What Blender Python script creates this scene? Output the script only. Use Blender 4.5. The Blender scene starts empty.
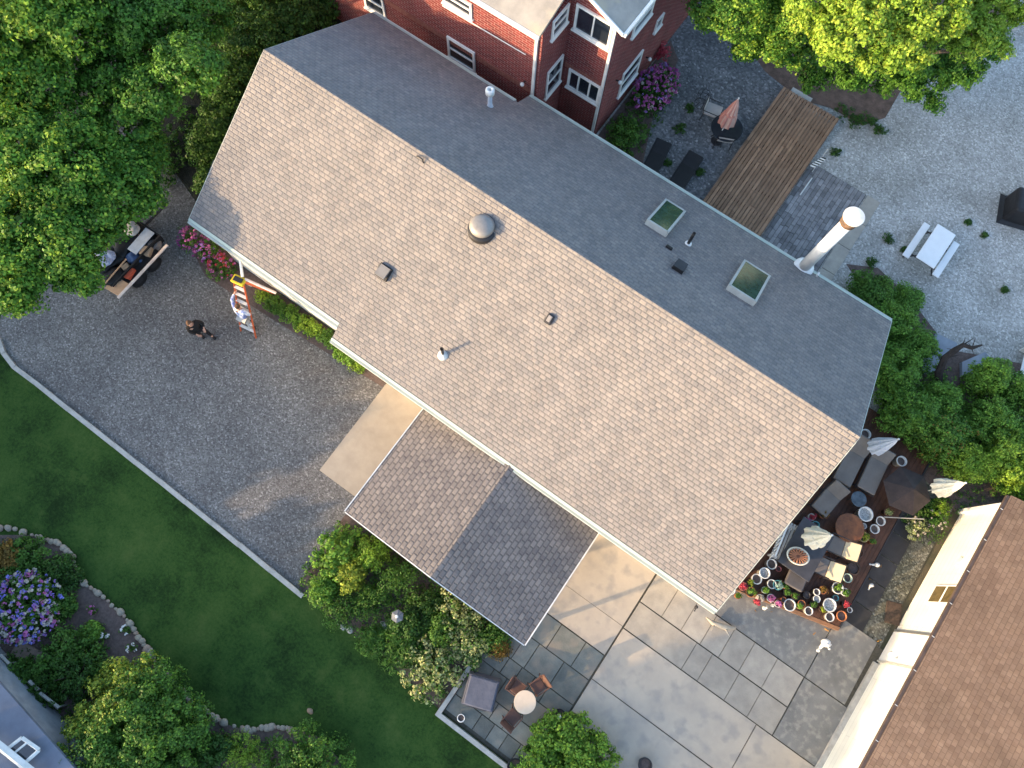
import bpy, bmesh, math, random
import numpy as np
from mathutils import Vector, Matrix, Euler

S = bpy.context.scene
COL = S.collection
random.seed(7)
R = math.radians

# ------------------------------------------------------------------ camera
# world axes: x runs along the long house's ridge, y towards its front yard, z up
F_PX, TILT, ROLL, TH = 718.845, 0.26922, 0.10976, 2.63304
OX, OY, CAM_H = 9.28563, 4.67825, 24.5
ct, st, cr, sr = math.cos(TILT), math.sin(TILT), math.cos(ROLL), math.sin(ROLL)
Rx = Matrix(((1, 0, 0), (0, ct, -st), (0, st, ct)))
Rz = Matrix(((cr, -sr, 0), (sr, cr, 0), (0, 0, 1)))
ex, ey = math.cos(TH), math.sin(TH)
A = Matrix(((ex, ey, 0), (-ey, ex, 0), (0, 0, 1)))
CR = A @ Rx @ Rz
cp = A @ Vector((-OX, -OY, CAM_H))
cam_d = bpy.data.cameras.new('camera')
cam_d.sensor_width = 36; cam_d.lens = F_PX / 1024 * 36
cam_d.clip_start = .1; cam_d.clip_end = 2000
cam = bpy.data.objects.new('camera', cam_d); COL.objects.link(cam)
cam.matrix_world = Matrix.Translation(cp) @ CR.to_4x4()
S.camera = cam

# ------------------------------------------------------------------ world, sun, exposure
SUN_AZ, SUN_EL = R(54.0), R(12.5)
w = bpy.data.worlds.new('World'); S.world = w; w.use_nodes = True
nt = w.node_tree; bg = nt.nodes['Background']
sky = nt.nodes.new('ShaderNodeTexSky'); sky.sky_type = 'NISHITA'; sky.sun_disc = False
sky.sun_elevation = SUN_EL; sky.sun_rotation = R(90) - SUN_AZ
sky.air_density = 1.0; sky.dust_density = 2.0; sky.ozone_density = 1.5
nt.links.new(sky.outputs[0], bg.inputs[0]); bg.inputs[1].default_value = 0.15
sd = bpy.data.lights.new('sun', 'SUN'); sd.energy = 2.15; sd.angle = R(0.5); sd.color = (1.0, .69, .38)
sun = bpy.data.objects.new('sun', sd); COL.objects.link(sun)
sv = Vector((math.cos(SUN_AZ) * math.cos(SUN_EL), math.sin(SUN_AZ) * math.cos(SUN_EL), math.sin(SUN_EL)))
sun.rotation_euler = sv.to_track_quat('Z', 'Y').to_euler(); sun.location = (0, 0, 60)
S.view_settings.view_transform = 'Standard'; S.view_settings.look = 'None'
S.view_settings.exposure = 2.15; S.view_settings.gamma = 1.0

# ------------------------------------------------------------------ measuring helpers
def ray(px, py): return CR @ Vector(((px - 512) / F_PX, -(py - 384) / F_PX, -1))
def P(px, py, h=0.0):
    d = ray(px, py); return cp + d * ((h - cp.z) / d.z)
def PY(px, py, y):          # point of a wall plane y = const
    d = ray(px, py); return cp + d * ((y - cp.y) / d.y)
def PX(px, py, x):
    d = ray(px, py); return cp + d * ((x - cp.x) / d.x)

# ------------------------------------------------------------------ materials
MATS = {}
def _n(nt, t, **k):
    n = nt.nodes.new(t)
    for a, b in k.items(): setattr(n, a, b)
    return n
def pmat(name, c1, c2=None, scale=3.0, rough=.8, bump=.0, bscale=30., island=0., metal=0., spec=.3, detail=6., contrast=(.35, .65), c3=None, s3=25., transl=0., emit=None):
    if name in MATS: return MATS[name]
    m = bpy.data.materials.new(name); m.use_nodes = True; nt = m.node_tree; L = nt.links.new
    b = nt.nodes['Principled BSDF']; b.inputs['Roughness'].default_value = rough
    b.inputs['Metallic'].default_value = metal; b.inputs['Specular IOR Level'].default_value = spec
    c2 = c2 or tuple(x * .75 for x in c1)
    tc = _n(nt, 'ShaderNodeTexCoord')
    no = _n(nt, 'ShaderNodeTexNoise'); no.inputs['Scale'].default_value = scale; no.inputs['Detail'].default_value = detail; no.inputs['Roughness'].default_value = .65
    L(tc.outputs['Object'], no.inputs['Vector'])
    rp = _n(nt, 'ShaderNodeValToRGB'); rp.color_ramp.elements[0].position = contrast[0]; rp.color_ramp.elements[1].position = contrast[1]
    rp.color_ramp.elements[0].color = (*c2, 1); rp.color_ramp.elements[1].color = (*c1, 1)
    L(no.outputs['Fac'], rp.inputs['Fac']); out = rp.outputs['Color']
    if c3:
        n3 = _n(nt, 'ShaderNodeTexNoise'); n3.inputs['Scale'].default_value = s3; n3.inputs['Detail'].default_value = 3
        L(tc.outputs['Object'], n3.inputs['Vector'])
        r3 = _n(nt, 'ShaderNodeMapRange'); r3.inputs[1].default_value = .5; r3.inputs[2].default_value = .68
        L(n3.outputs['Fac'], r3.inputs[0])
        mx = _n(nt, 'ShaderNodeMix', data_type='RGBA'); L(r3.outputs[0], mx.inputs[0]); L(out, mx.inputs[6]); mx.inputs[7].default_value = (*c3, 1); out = mx.outputs[2]
    if island:
        g = _n(nt, 'ShaderNodeNewGeometry'); mr = _n(nt, 'ShaderNodeMapRange'); mr.inputs[3].default_value = 1 - island; mr.inputs[4].default_value = 1 + island
        L(g.outputs['Random Per Island'], mr.inputs[0])
        vm = _n(nt, 'ShaderNodeVectorMath', operation='SCALE'); L(out, vm.inputs[0]); L(mr.outputs[0], vm.inputs['Scale']); out = vm.outputs[0]
    L(out, b.inputs['Base Color'])
    if bump:
        nb = _n(nt, 'ShaderNodeTexNoise'); nb.inputs['Scale'].default_value = bscale; nb.inputs['Detail'].default_value = 4
        L(tc.outputs['Object'], nb.inputs['Vector'])
        bp = _n(nt, 'ShaderNodeBump'); bp.inputs['Strength'].default_value = bump; bp.inputs['Distance'].default_value = .02
        L(nb.outputs['Fac'], bp.inputs['Height']); L(bp.outputs[0], b.inputs['Normal'])
    if transl:
        tr = _n(nt, 'ShaderNodeBsdfTranslucent'); L(out, tr.inputs[0])
        ms = _n(nt, 'ShaderNodeMixShader'); ms.inputs[0].default_value = transl
        L(b.outputs[0], ms.inputs[1]); L(tr.outputs[0], ms.inputs[2]); L(ms.outputs[0], nt.nodes['Material Output'].inputs[0])
    MATS[name] = m; return m

def speck(name, cols, scale, rough=.9, big=None, bigs=.5, bump=.6, flecks=None):
    """gravel: every voronoi cell (pebble) its own tone out of cols"""
    m = bpy.data.materials.new(name); m.use_nodes = True; nt = m.node_tree; L = nt.links.new
    b = nt.nodes['Principled BSDF']; b.inputs['Roughness'].default_value = rough; b.inputs['Specular IOR Level'].default_value = .25
    tc = _n(nt, 'ShaderNodeTexCoord')
    vo = _n(nt, 'ShaderNodeTexVoronoi'); vo.inputs['Scale'].default_value = scale; L(tc.outputs['Object'], vo.inputs['Vector'])
    sx = _n(nt, 'ShaderNodeSeparateColor'); L(vo.outputs['Color'], sx.inputs[0])
    rp = _n(nt, 'ShaderNodeValToRGB'); el = rp.color_ramp.elements
    n = len(cols)
    el[0].position = 0; el[0].color = (*cols[0][1], 1)
    el[1].position = cols[1][0]; el[1].color = (*cols[1][1], 1)
    for pos, c in cols[2:]:
        q = el.new(pos); q.color = (*c, 1)
    L(sx.outputs[0], rp.inputs[0]); out = rp.outputs[0]
    if big:
        no = _n(nt, 'ShaderNodeTexNoise'); no.inputs['Scale'].default_value = bigs; no.inputs['Detail'].default_value = 5; L(tc.outputs['Object'], no.inputs['Vector'])
        r2 = _n(nt, 'ShaderNodeMapRange'); r2.inputs[1].default_value = .35; r2.inputs[2].default_value = .7; L(no.outputs['Fac'], r2.inputs[0])
        mx = _n(nt, 'ShaderNodeMix', data_type='RGBA', blend_type='MULTIPLY'); mx.inputs[7].default_value = (*big, 1)
        L(r2.outputs[0], mx.inputs[0]); L(out, mx.inputs[6]); out = mx.outputs[2]
    L(out, b.inputs['Base Color'])
    bp = _n(nt, 'ShaderNodeBump'); bp.inputs['Strength'].default_value = bump; bp.inputs['Distance'].default_value = .015; bp.invert = True
    L(vo.outputs['Distance'], bp.inputs['Height']); L(bp.outputs[0], b.inputs['Normal'])
    MATS[name] = m; return m

def bricks(name, c1, c2, mortar, bw, rh, ms=.01, rough=.85, bump=.5, patch=None, tones=None, big=.25, offs=.5, bscale=1.2):
    m = bpy.data.materials.new(name); m.use_nodes = True; nt = m.node_tree; L = nt.links.new
    b = nt.nodes['Principled BSDF']; b.inputs['Roughness'].default_value = rough; b.inputs['Specular IOR Level'].default_value = .2
    tc = _n(nt, 'ShaderNodeTexCoord')
    br = _n(nt, 'ShaderNodeTexBrick'); br.offset = offs; br.inputs['Scale'].default_value = 1
    br.inputs['Color1'].default_value = (*c1, 1); br.inputs['Color2'].default_value = (*c2, 1); br.inputs['Mortar'].default_value = (*mortar, 1)
    br.inputs['Mortar Size'].default_value = ms; br.inputs['Mortar Smooth'].default_value = .9; br.inputs['Bias'].default_value = 0
    br.inputs['Brick Width'].default_value = bw; br.inputs['Row Height'].default_value = rh
    L(tc.outputs['UV'], br.inputs['Vector']); out = br.outputs['Color']
    if tones:      # a second, coarser course pattern tints single tabs
        b2 = _n(nt, 'ShaderNodeTexBrick'); b2.offset = .37; b2.offset_frequency = 3; b2.inputs['Scale'].default_value = 1
        b2.inputs['Color1'].default_value = (*tones[0], 1); b2.inputs['Color2'].default_value = (*tones[1], 1); b2.inputs['Mortar'].default_value = (*tones[0], 1)
        b2.inputs['Mortar Size'].default_value = 0; b2.inputs['Brick Width'].default_value = bw * .73; b2.inputs['Row Height'].default_value = rh
        L(tc.outputs['UV'], b2.inputs['Vector'])
        mx = _n(nt, 'ShaderNodeMix', data_type='RGBA', blend_type='MULTIPLY'); mx.inputs[0].default_value = 1
        L(out, mx.inputs[6]); L(b2.outputs['Color'], mx.inputs[7]); out = mx.outputs[2]
    no = _n(nt, 'ShaderNodeTexNoise'); no.inputs['Scale'].default_value = bscale; no.inputs['Detail'].default_value = 6; no.inputs['Roughness'].default_value = .7
    L(tc.outputs['Object'], no.inputs['Vector'])
    mr = _n(nt, 'ShaderNodeMapRange'); mr.inputs[1].default_value = .3; mr.inputs[2].default_value = .7; mr.inputs[3].default_value = 1 - big; mr.inputs[4].default_value = 1 + big
    L(no.outputs['Fac'], mr.inputs[0])
    vm = _n(nt, 'ShaderNodeVectorMath', operation='SCALE'); L(out, vm.inputs[0]); L(mr.outputs[0], vm.inputs['Scale']); out = vm.outputs[0]
    if patch:
        n2 = _n(nt, 'ShaderNodeTexNoise'); n2.inputs['Scale'].default_value = 2.2; n2.inputs['Detail'].default_value = 7; L(tc.outputs['UV'], n2.inputs['Vector'])
        r2 = _n(nt, 'ShaderNodeMapRange'); r2.inputs[1].default_value = .52; r2.inputs[2].default_value = .72; L(n2.outputs['Fac'], r2.inputs[0])
        mx = _n(nt, 'ShaderNodeMix', data_type='RGBA'); L(r2.outputs[0], mx.inputs[0]); L(out, mx.inputs[6]); mx.inputs[7].default_value = (*patch, 1); out = mx.outputs[2]
    mp = _n(nt, 'ShaderNodeMapping'); mp.inputs['Scale'].default_value = (1.6, .18, 1); L(tc.outputs['UV'], mp.inputs['Vector'])
    ns = _n(nt, 'ShaderNodeTexNoise'); ns.inputs['Scale'].default_value = 1.0; ns.inputs['Detail'].default_value = 4; L(mp.outputs[0], ns.inputs['Vector'])
    ms2 = _n(nt, 'ShaderNodeMapRange'); ms2.inputs[1].default_value = .35; ms2.inputs[2].default_value = .65; ms2.inputs[3].default_value = .95; ms2.inputs[4].default_value = 1.04; L(ns.outputs['Fac'], ms2.inputs[0])
    vs2 = _n(nt, 'ShaderNodeVectorMath', operation='SCALE'); L(out, vs2.inputs[0]); L(ms2.outputs[0], vs2.inputs['Scale']); out = vs2.outputs[0]
    L(out, b.inputs['Base Color'])
    sc = _n(nt, 'ShaderNodeSeparateColor'); L(br.outputs['Color'], sc.inputs[0])
    ad = _n(nt, 'ShaderNodeMath', operation='SUBTRACT'); L(sc.outputs[0], ad.inputs[0]); L(br.outputs['Fac'], ad.inputs[1])
    nf = _n(nt, 'ShaderNodeTexNoise'); nf.inputs['Scale'].default_value = 40; L(tc.outputs['UV'], nf.inputs['Vector'])
    a2 = _n(nt, 'ShaderNodeMath', operation='MULTIPLY_ADD'); L(nf.outputs['Fac'], a2.inputs[0]); a2.inputs[1].default_value = .5; L(ad.outputs[0], a2.inputs[2])
    bp = _n(nt, 'ShaderNodeBump'); bp.inputs['Strength'].default_value = bump; bp.inputs['Distance'].default_value = .012
    L(a2.outputs[0], bp.inputs['Height']); L(bp.outputs[0], b.inputs['Normal'])
    MATS[name] = m; return m

shingle = bricks('shingle_grey', (.222, .210, .205), (.185, .176, .176), (.160, .154, .156), .22, .135, .030, tones=((1.12, 1.07, 1.02), (.86, .86, .87)), big=.08, bump=1.0)
shingle2 = bricks('shingle_carport', (.218, .200, .188), (.168, .156, .153), (.128, .119, .119), .24, .16, .036, tones=((1.08, 1.04, 1.0), (.82, .80, .80)), big=.10, bump=1.0)
shingle_br = bricks('shingle_brown', (.190, .135, .100), (.150, .105, .080), (.115, .08, .062), .20, .13, .012, tones=((1, 1, 1), (.86, .83, .81)), big=.22, bscale=.6)
brickm = bricks('red_brick', (.20, .038, .036), (.125, .027, .027), (.36, .25, .235), .28, .10, .012, big=.15)
paver = bricks('grey_pavers', (.27, .25, .24), (.17, .16, .165), (.09, .085, .08), .34, .17, .018, big=.25, patch=(.16, .17, .15))
white = pmat('white_paint', (.80, .79, .76), (.70, .69, .66), scale=2, rough=.5)
vinyl = bricks('white_siding', (.74, .72, .64), (.72, .70, .62), (.52, .50, .44), 4.0, .22, .008, big=.04, bump=.4)
greytrim = pmat('pale_green_trim', (.40, .47, .42), (.33, .40, .36), rough=.45)
metal_w = pmat('white_metal', (.74, .74, .72), rough=.35, spec=.5)
alu = pmat('aluminium', (.55, .56, .57), (.45, .46, .47), rough=.35, metal=.8)
black = pmat('black_plastic', (.018, .018, .02), (.012, .012, .013), rough=.5)
darkm = pmat('dark_metal', (.045, .045, .05), rough=.45, metal=.4)
glass_d = pmat('dark_window_glass', (.02, .028, .04), (.012, .016, .025), scale=4, rough=.06, spec=.9)
skyl = pmat('skylight_glass', (.035, .075, .055), (.02, .045, .035), scale=5, rough=.12, spec=.8)
concrete = pmat('concrete', (.47, .405, .325), (.37, .325, .27), scale=.9, rough=.85, bump=.3, bscale=60, detail=10, contrast=(.3, .7), c3=(.33, .30, .26), s3=2.2)
shaded_conc = pmat('shaded_concrete', (.23, .225, .21), (.15, .148, .14), scale=1.3, rough=.9, bump=.5, bscale=40, detail=10, contrast=(.3, .7), c3=(.28, .27, .24), s3=5)  # darker copy of the concrete, shade put into its colour
dark_ground = pmat('near_black_ground', (.035, .035, .028), (.015, .017, .012), scale=5, rough=1, bump=1, bscale=30)  # ground tone close to black
rear_m = speck('rear_patio_gravel', [(0, (.10, .105, .108)), (.4, (.14, .145, .15)), (.8, (.19, .195, .20)), (.95, (.25, .25, .26)), (1, (.36, .36, .36))], 14, big=(.6, .62, .64), bigs=.9)
dirt = pmat('bare_dirt', (.17, .11, .085), (.08, .055, .042), scale=3, rough=1, bump=1, bscale=25)
padm = pmat('beige_concrete', (.42, .36, .285), (.34, .29, .23), scale=1.5, rough=.85, bump=.2, bscale=50, detail=8)
slabm = pmat('stone_slab', (.37, .335, .28), (.28, .255, .22), scale=2.2, rough=.8, bump=.3, bscale=40, island=.10, detail=8)
bluestone = pmat('bluestone', (.19, .195, .17), (.13, .138, .125), scale=2.0, rough=.75, bump=.3, bscale=30, island=.22, c3=(.22, .195, .16), s3=1.6)
darkslab = pmat('dark_slate', (.035, .037, .043), (.022, .024, .028), scale=3, rough=.5, island=.3)
joint = pmat('joint_soil', (.10, .09, .07), (.06, .055, .04), scale=8)
soil = pmat('mulch', (.16, .115, .10), (.09, .065, .058), scale=9, rough=1, bump=1, bscale=45, c3=(.10, .085, .075), s3=50)
earth = pmat('earth', (.10, .085, .06), (.045, .05, .03), scale=.8, rough=1, bump=.6, bscale=20)
drive = speck('driveway_gravel', [(0, (.10, .094, .088)), (.35, (.148, .14, .13)), (.75, (.19, .183, .175)), (.93, (.24, .232, .22)), (1, (.34, .33, .31))], 22, big=(.72, .72, .74), bigs=.45)
gravel = speck('rear_gravel', [(0, (.25, .245, .23)), (.3, (.33, .32, .30)), (.7, (.40, .39, .37)), (.92, (.48, .47, .45)), (1, (.60, .58, .55))], 17, big=(.70, .70, .68), bigs=.6)
gravel_d = speck('side_gravel', [(0, (.06, .06, .052)), (.4, (.10, .10, .085)), (.85, (.15, .15, .13)), (1, (.26, .26, .23))], 20, big=(.7, .72, .6), bigs=.9)
kerbm = pmat('kerb_stone', (.46, .44, .40), (.34, .33, .30), scale=5, rough=.85, bump=.3)
stonem = pmat('fieldstone', (.36, .32, .25), (.20, .18, .15), scale=6, rough=.9, bump=.4, bscale=20)
bark = pmat('bark', (.12, .09, .065), (.06, .045, .035), scale=8, rough=1, bump=.8, bscale=20)
wood_b = pmat('brown_wood', (.20, .11, .06), (.11, .06, .035), scale=5, rough=.6, island=.2)
deckw = pmat('weathered_deck_boards', (.30, .18, .11), (.21, .12, .07), scale=2.5, rough=.75, island=.28, bump=.2, bscale=15)
taupe = pmat('taupe_cushion', (.20, .175, .155), (.165, .145, .13), scale=3, rough=.95, bump=.15, bscale=60)
beige = pmat('sunlit_cushion', (.62, .52, .36), (.54, .45, .31), scale=4, rough=.95)
grey_f = pmat('grey_sling', (.24, .225, .225), (.20, .19, .19), rough=.9)
darkbr = pmat('dark_brown_cover', (.06, .04, .035), (.035, .025, .022), scale=4, rough=.6, bump=.3, bscale=8)
cream = pmat('cream_canvas', (.78, .74, .62), (.68, .63, .5), scale=6, rough=.9)
terra = pmat('terracotta', (.42, .16, .07), (.30, .11, .05), rough=.85)
plywood = pmat('plywood', (.52, .33, .20), (.42, .26, .15), scale=6, rough=.8)

# lawn: mown grass, mottled
def lawn_mat():
    m = bpy.data.materials.new('lawn_grass'); m.use_nodes = True; nt = m.node_tree; L = nt.links.new
    b = nt.nodes['Principled BSDF']; b.inputs['Roughness'].default_value = .95; b.inputs['Specular IOR Level'].default_value = .1
    tc = _n(nt, 'ShaderNodeTexCoord')
    a = _n(nt, 'ShaderNodeTexNoise'); a.inputs['Scale'].default_value = .45; a.inputs['Detail'].default_value = 8; a.inputs['Roughness'].default_value = .7
    c = _n(nt, 'ShaderNodeTexNoise'); c.inputs['Scale'].default_value = 11; c.inputs['Detail'].default_value = 8; c.inputs['Roughness'].default_value = .8
    L(tc.outputs['Object'], a.inputs['Vector']); L(tc.outputs['Object'], c.inputs['Vector'])
    mx = _n(nt, 'ShaderNodeMix'); mx.inputs[0].default_value = .42; L(a.outputs['Fac'], mx.inputs[2]); L(c.outputs['Fac'], mx.inputs[3])
    rp = _n(nt, 'ShaderNodeValToRGB'); e = rp.color_ramp.elements
    e[0].position = .40; e[0].color = (.012, .028, .008, 1); e[1].position = .62; e[1].color = (.06, .105, .025, 1)
    q = e.new(.5); q.color = (.032, .072, .015, 1)
    L(mx.outputs[0], rp.inputs[0])
    d_ = _n(nt, 'ShaderNodeTexNoise'); d_.inputs['Scale'].default_value = .9; d_.inputs['Detail'].default_value = 9; d_.inputs['Roughness'].default_value = .75; L(tc.outputs['Object'], d_.inputs['Vector'])
    dr = _n(nt, 'ShaderNodeMapRange'); dr.inputs[1].default_value = .56; dr.inputs[2].default_value = .74; dr.inputs[4].default_value = .55; L(d_.outputs['Fac'], dr.inputs[0])
    dm = _n(nt, 'ShaderNodeMix', data_type='RGBA'); dm.inputs[7].default_value = (.085, .10, .03, 1); L(dr.outputs[0], dm.inputs[0]); L(rp.outputs[0], dm.inputs[6]); L(dm.outputs[2], b.inputs['Base Color'])
    bp = _n(nt, 'ShaderNodeBump'); bp.inputs['Strength'].default_value = 1; bp.inputs['Distance'].default_value = .03
    L(c.outputs['Fac'], bp.inputs['Height']); L(bp.outputs[0], b.inputs['Normal'])
    return m
lawn_m = lawn_mat()

def leafmat(name, a, b, c=None, transl=.35, island=.45, scale=1.5):
    return pmat(name, a, b, scale=scale, rough=.55, island=island, transl=transl, c3=c, s3=.9, spec=.25, detail=3)
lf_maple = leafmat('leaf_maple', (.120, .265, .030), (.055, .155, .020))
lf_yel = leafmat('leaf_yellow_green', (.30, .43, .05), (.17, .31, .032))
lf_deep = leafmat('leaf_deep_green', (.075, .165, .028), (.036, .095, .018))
lf_mid = leafmat('leaf_mid_green', (.110, .225, .034), (.060, .150, .024))
lf_bright = leafmat('leaf_bright_green', (.20, .36, .045), (.10, .22, .03))
lf_varie = leafmat('leaf_variegated', (.46, .47, .22), (.26, .33, .12), island=.5)
lf_orange = leafmat('leaf_orange', (.30, .17, .035), (.17, .12, .03))
lf_gold = leafmat('leaf_gold', (.36, .40, .05), (.22, .30, .035))

# ------------------------------------------------------------------ mesh builder
class MB:
    def __init__(s): s.v = []; s.f = []; s.fm = []; s.m = 0
    def add(s, vs, fs):
        k = len(s.v); s.v += [tuple(v) for v in vs]; s.f += [tuple(i + k for i in f) for f in fs]; s.fm += [s.m] * len(fs); return s
    def box(s, c, d, rz=0, rx=0, ry=0, taper=1):
        E_ = Euler((rx, ry, rz)).to_matrix(); c = Vector(c); x, y, z = [q / 2 for q in d]
        vs = [c + E_ @ Vector((sx * x * (taper if sz > 0 else 1), sy * y * (taper if sz > 0 else 1), sz * z)) for sz in (-1, 1) for sy in (-1, 1) for sx in (-1, 1)]
        return s.add(vs, [(0, 2, 3, 1), (4, 5, 7, 6), (0, 1, 5, 4), (2, 6, 7, 3), (0, 4, 6, 2), (1, 3, 7, 5)])
    def bx(s, x0, x1, y0, y1, z0, z1): return s.box(((x0 + x1) / 2, (y0 + y1) / 2, (z0 + z1) / 2), (abs(x1 - x0), abs(y1 - y0), abs(z1 - z0)))
    def rbox(s, c, d, r=.03, rz=0, rx=0, ry=0, n=2):   # rounded slab: chamfered edges
        bm = bmesh.new(); bmesh.ops.create_cube(bm, size=1)
        for v in bm.verts: v.co = Vector((v.co.x * d[0], v.co.y * d[1], v.co.z * d[2]))
        bmesh.ops.bevel(bm, geom=bm.edges[:], offset=min(r, min(d) * .45), segments=n, affect='EDGES', profile=.5)
        M = Matrix.Translation(c) @ Euler((rx, ry, rz)).to_matrix().to_4x4(); bm.verts.ensure_lookup_table(); bm.verts.index_update()
        s.add([M @ v.co for v in bm.verts], [[v.index for v in f.verts] for f in bm.faces]); bm.free(); return s
    def prism(s, poly, z0, z1):
        n = len(poly); vs = [(p[0], p[1], z0) for p in poly] + [(p[0], p[1], z1) for p in poly]
        ar = sum(poly[i][0] * poly[(i + 1) % n][1] - poly[(i + 1) % n][0] * poly[i][1] for i in range(n))
        fs = [tuple(range(n))[::-1], tuple(range(n, 2 * n))] + [(i, (i + 1) % n, n + (i + 1) % n, n + i) for i in range(n)]
        if ar < 0: fs = [f[::-1] for f in fs]
        return s.add(vs, fs)
    def slab3(s, quad, t, dirn=(0, 0, -1)):    # a sheet (3D polygon) given thickness
        d = Vector(dirn) * t; q = [Vector(p) for p in quad]; n = len(q)
        nn = (q[1] - q[0]).cross(q[2] - q[1])
        if nn.dot(d) > 0: q = q[::-1]
        vs = q + [p + d for p in q]
        return s.add(vs, [tuple(range(n)), tuple(range(n, 2 * n))[::-1]] + [(i, n + i, n + (i + 1) % n, (i + 1) % n) for i in range(n)])
    def tube(s, pts, r, n=8, cap=True):
        pts = [Vector(p) for p in pts]; rs = r if isinstance(r, (list, tuple)) else [r] * len(pts); k = len(s.v); vs = []
        for i, p in enumerate(pts):
            t = (pts[min(i + 1, len(pts) - 1)] - pts[max(i - 1, 0)]).normalized()
            a = t.cross(Vector((0, 0, 1)) if abs(t.z) < .95 else Vector((1, 0, 0))).normalized(); b = t.cross(a)
            vs += [p + (a * math.cos(2 * math.pi * j / n) + b * math.sin(2 * math.pi * j / n)) * rs[i] for j in range(n)]
        fs = [(i * n + j, (i + 1) * n + j, (i + 1) * n + (j + 1) % n, i * n + (j + 1) % n) for i in range(len(pts) - 1) for j in range(n)]
        if cap: fs += [tuple(range(n)), tuple(range((len(pts) - 1) * n, len(pts) * n))[::-1]]
        fs = [f[::-1] for f in fs]
        return s.add(vs, fs)
    def lathe(s, prof, c=(0, 0, 0), n=20, sx=1, sy=1, cap=(True, True)):
        vs = []; c = Vector(c)
        for r, z in prof: vs += [c + Vector((r * sx * math.cos(2 * math.pi * j / n), r * sy * math.sin(2 * math.pi * j / n), z)) for j in range(n)]
        fs = [(i * n + j, i * n + (j + 1) % n, (i + 1) * n + (j + 1) % n, (i + 1) * n + j) for i in range(len(prof) - 1) for j in range(n)]
        if prof[0][0] > 1e-4 and cap[0]: fs.append(tuple(range(n))[::-1])
        if prof[-1][0] > 1e-4 and cap[1]: fs.append(tuple(range((len(prof) - 1) * n, len(prof) * n)))
        return s.add(vs, fs)
    def blob(s, c, r, seed=0, amp=.15, sub=2):
        bm = bmesh.new(); bmesh.ops.create_icosphere(bm, subdivisions=sub, radius=1); rr = random.Random(seed)
        ph = [Vector((rr.uniform(-3, 3), rr.uniform(-3, 3), rr.uniform(-3, 3))) for _ in range(4)]
        r = r if isinstance(r, (tuple, list)) else (r, r, r)
        vs = []
        for v in bm.verts:
            k = 1 + amp * sum(math.sin(v.co.dot(p) * 1.5 + p.x) for p in ph) / 2
            vs.append(Vector(c) + Vector((v.co.x * r[0], v.co.y * r[1], v.co.z * r[2])) * k)
        s.add(vs, [[v.index for v in f.verts] for f in bm.faces]); bm.free(); return s
    def build(s, name, mats, parent=None, smooth=False, loc=None):
        me = bpy.data.meshes.new(name); me.from_pydata(s.v, [], s.f)
        if not isinstance(mats, (list, tuple)): mats = [mats]
        for m in mats: me.materials.append(m)
        if len(mats) > 1: me.polygons.foreach_set('material_index', s.fm)
        me.update()
        uv = me.uv_layers.new(name='UVMap'); Z = Vector((0, 0, 1))
        for p in me.polygons:
            n = p.normal
            if abs(n.z) > .999: ua, va = Vector((1, 0, 0)), Vector((0, 1, 0))
            else: ua = Z.cross(n).normalized(); va = n.cross(ua)
            for li in p.loop_indices:
                co = me.vertices[me.loops[li].vertex_index].co; uv.data[li].uv = (co.dot(ua), co.dot(va))
        if smooth: me.polygons.foreach_set('use_smooth', [True] * len(me.polygons))
        o = bpy.data.objects.new(name, me); COL.objects.link(o)
        if parent: o.parent = parent
        if loc: o.location = loc
        return o

def tag(o, label, cat, group=None, kind=None):
    if label: o['label'] = label
    if cat: o['category'] = cat
    if group: o['group'] = group
    if kind: o['kind'] = kind
    return o
def thing(name, label, cat, loc=(0, 0, 0), rz=0, group=None):
    o = bpy.data.objects.new(name, None); COL.objects.link(o); o.empty_display_size = .2
    o.location = loc; o.rotation_euler = (0, 0, rz); return tag(o, label, cat, group)
def copy_tree(o, parent=None):
    c = o.copy(); COL.objects.link(c); c.parent = parent
    for ch in [x for x in o.children]: copy_tree(ch, c)
    return c
def sheet(name, poly, z, m, kind='structure', thick=None):
    b = MB()
    if thick: b.prism([(p[0], p[1]) for p in poly], z - thick, z)
    else:
        n = len(poly); ar = sum(poly[i][0] * poly[(i + 1) % n][1] - poly[(i + 1) % n][0] * poly[i][1] for i in range(n))
        b.add([(p[0], p[1], z) for p in poly], [tuple(range(n)) if ar > 0 else tuple(range(n))[::-1]])
    o = b.build(name, m); o['kind'] = kind; return o
def pxp(lst, h=0): return [P(x, y, h) for x, y in lst]

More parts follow.
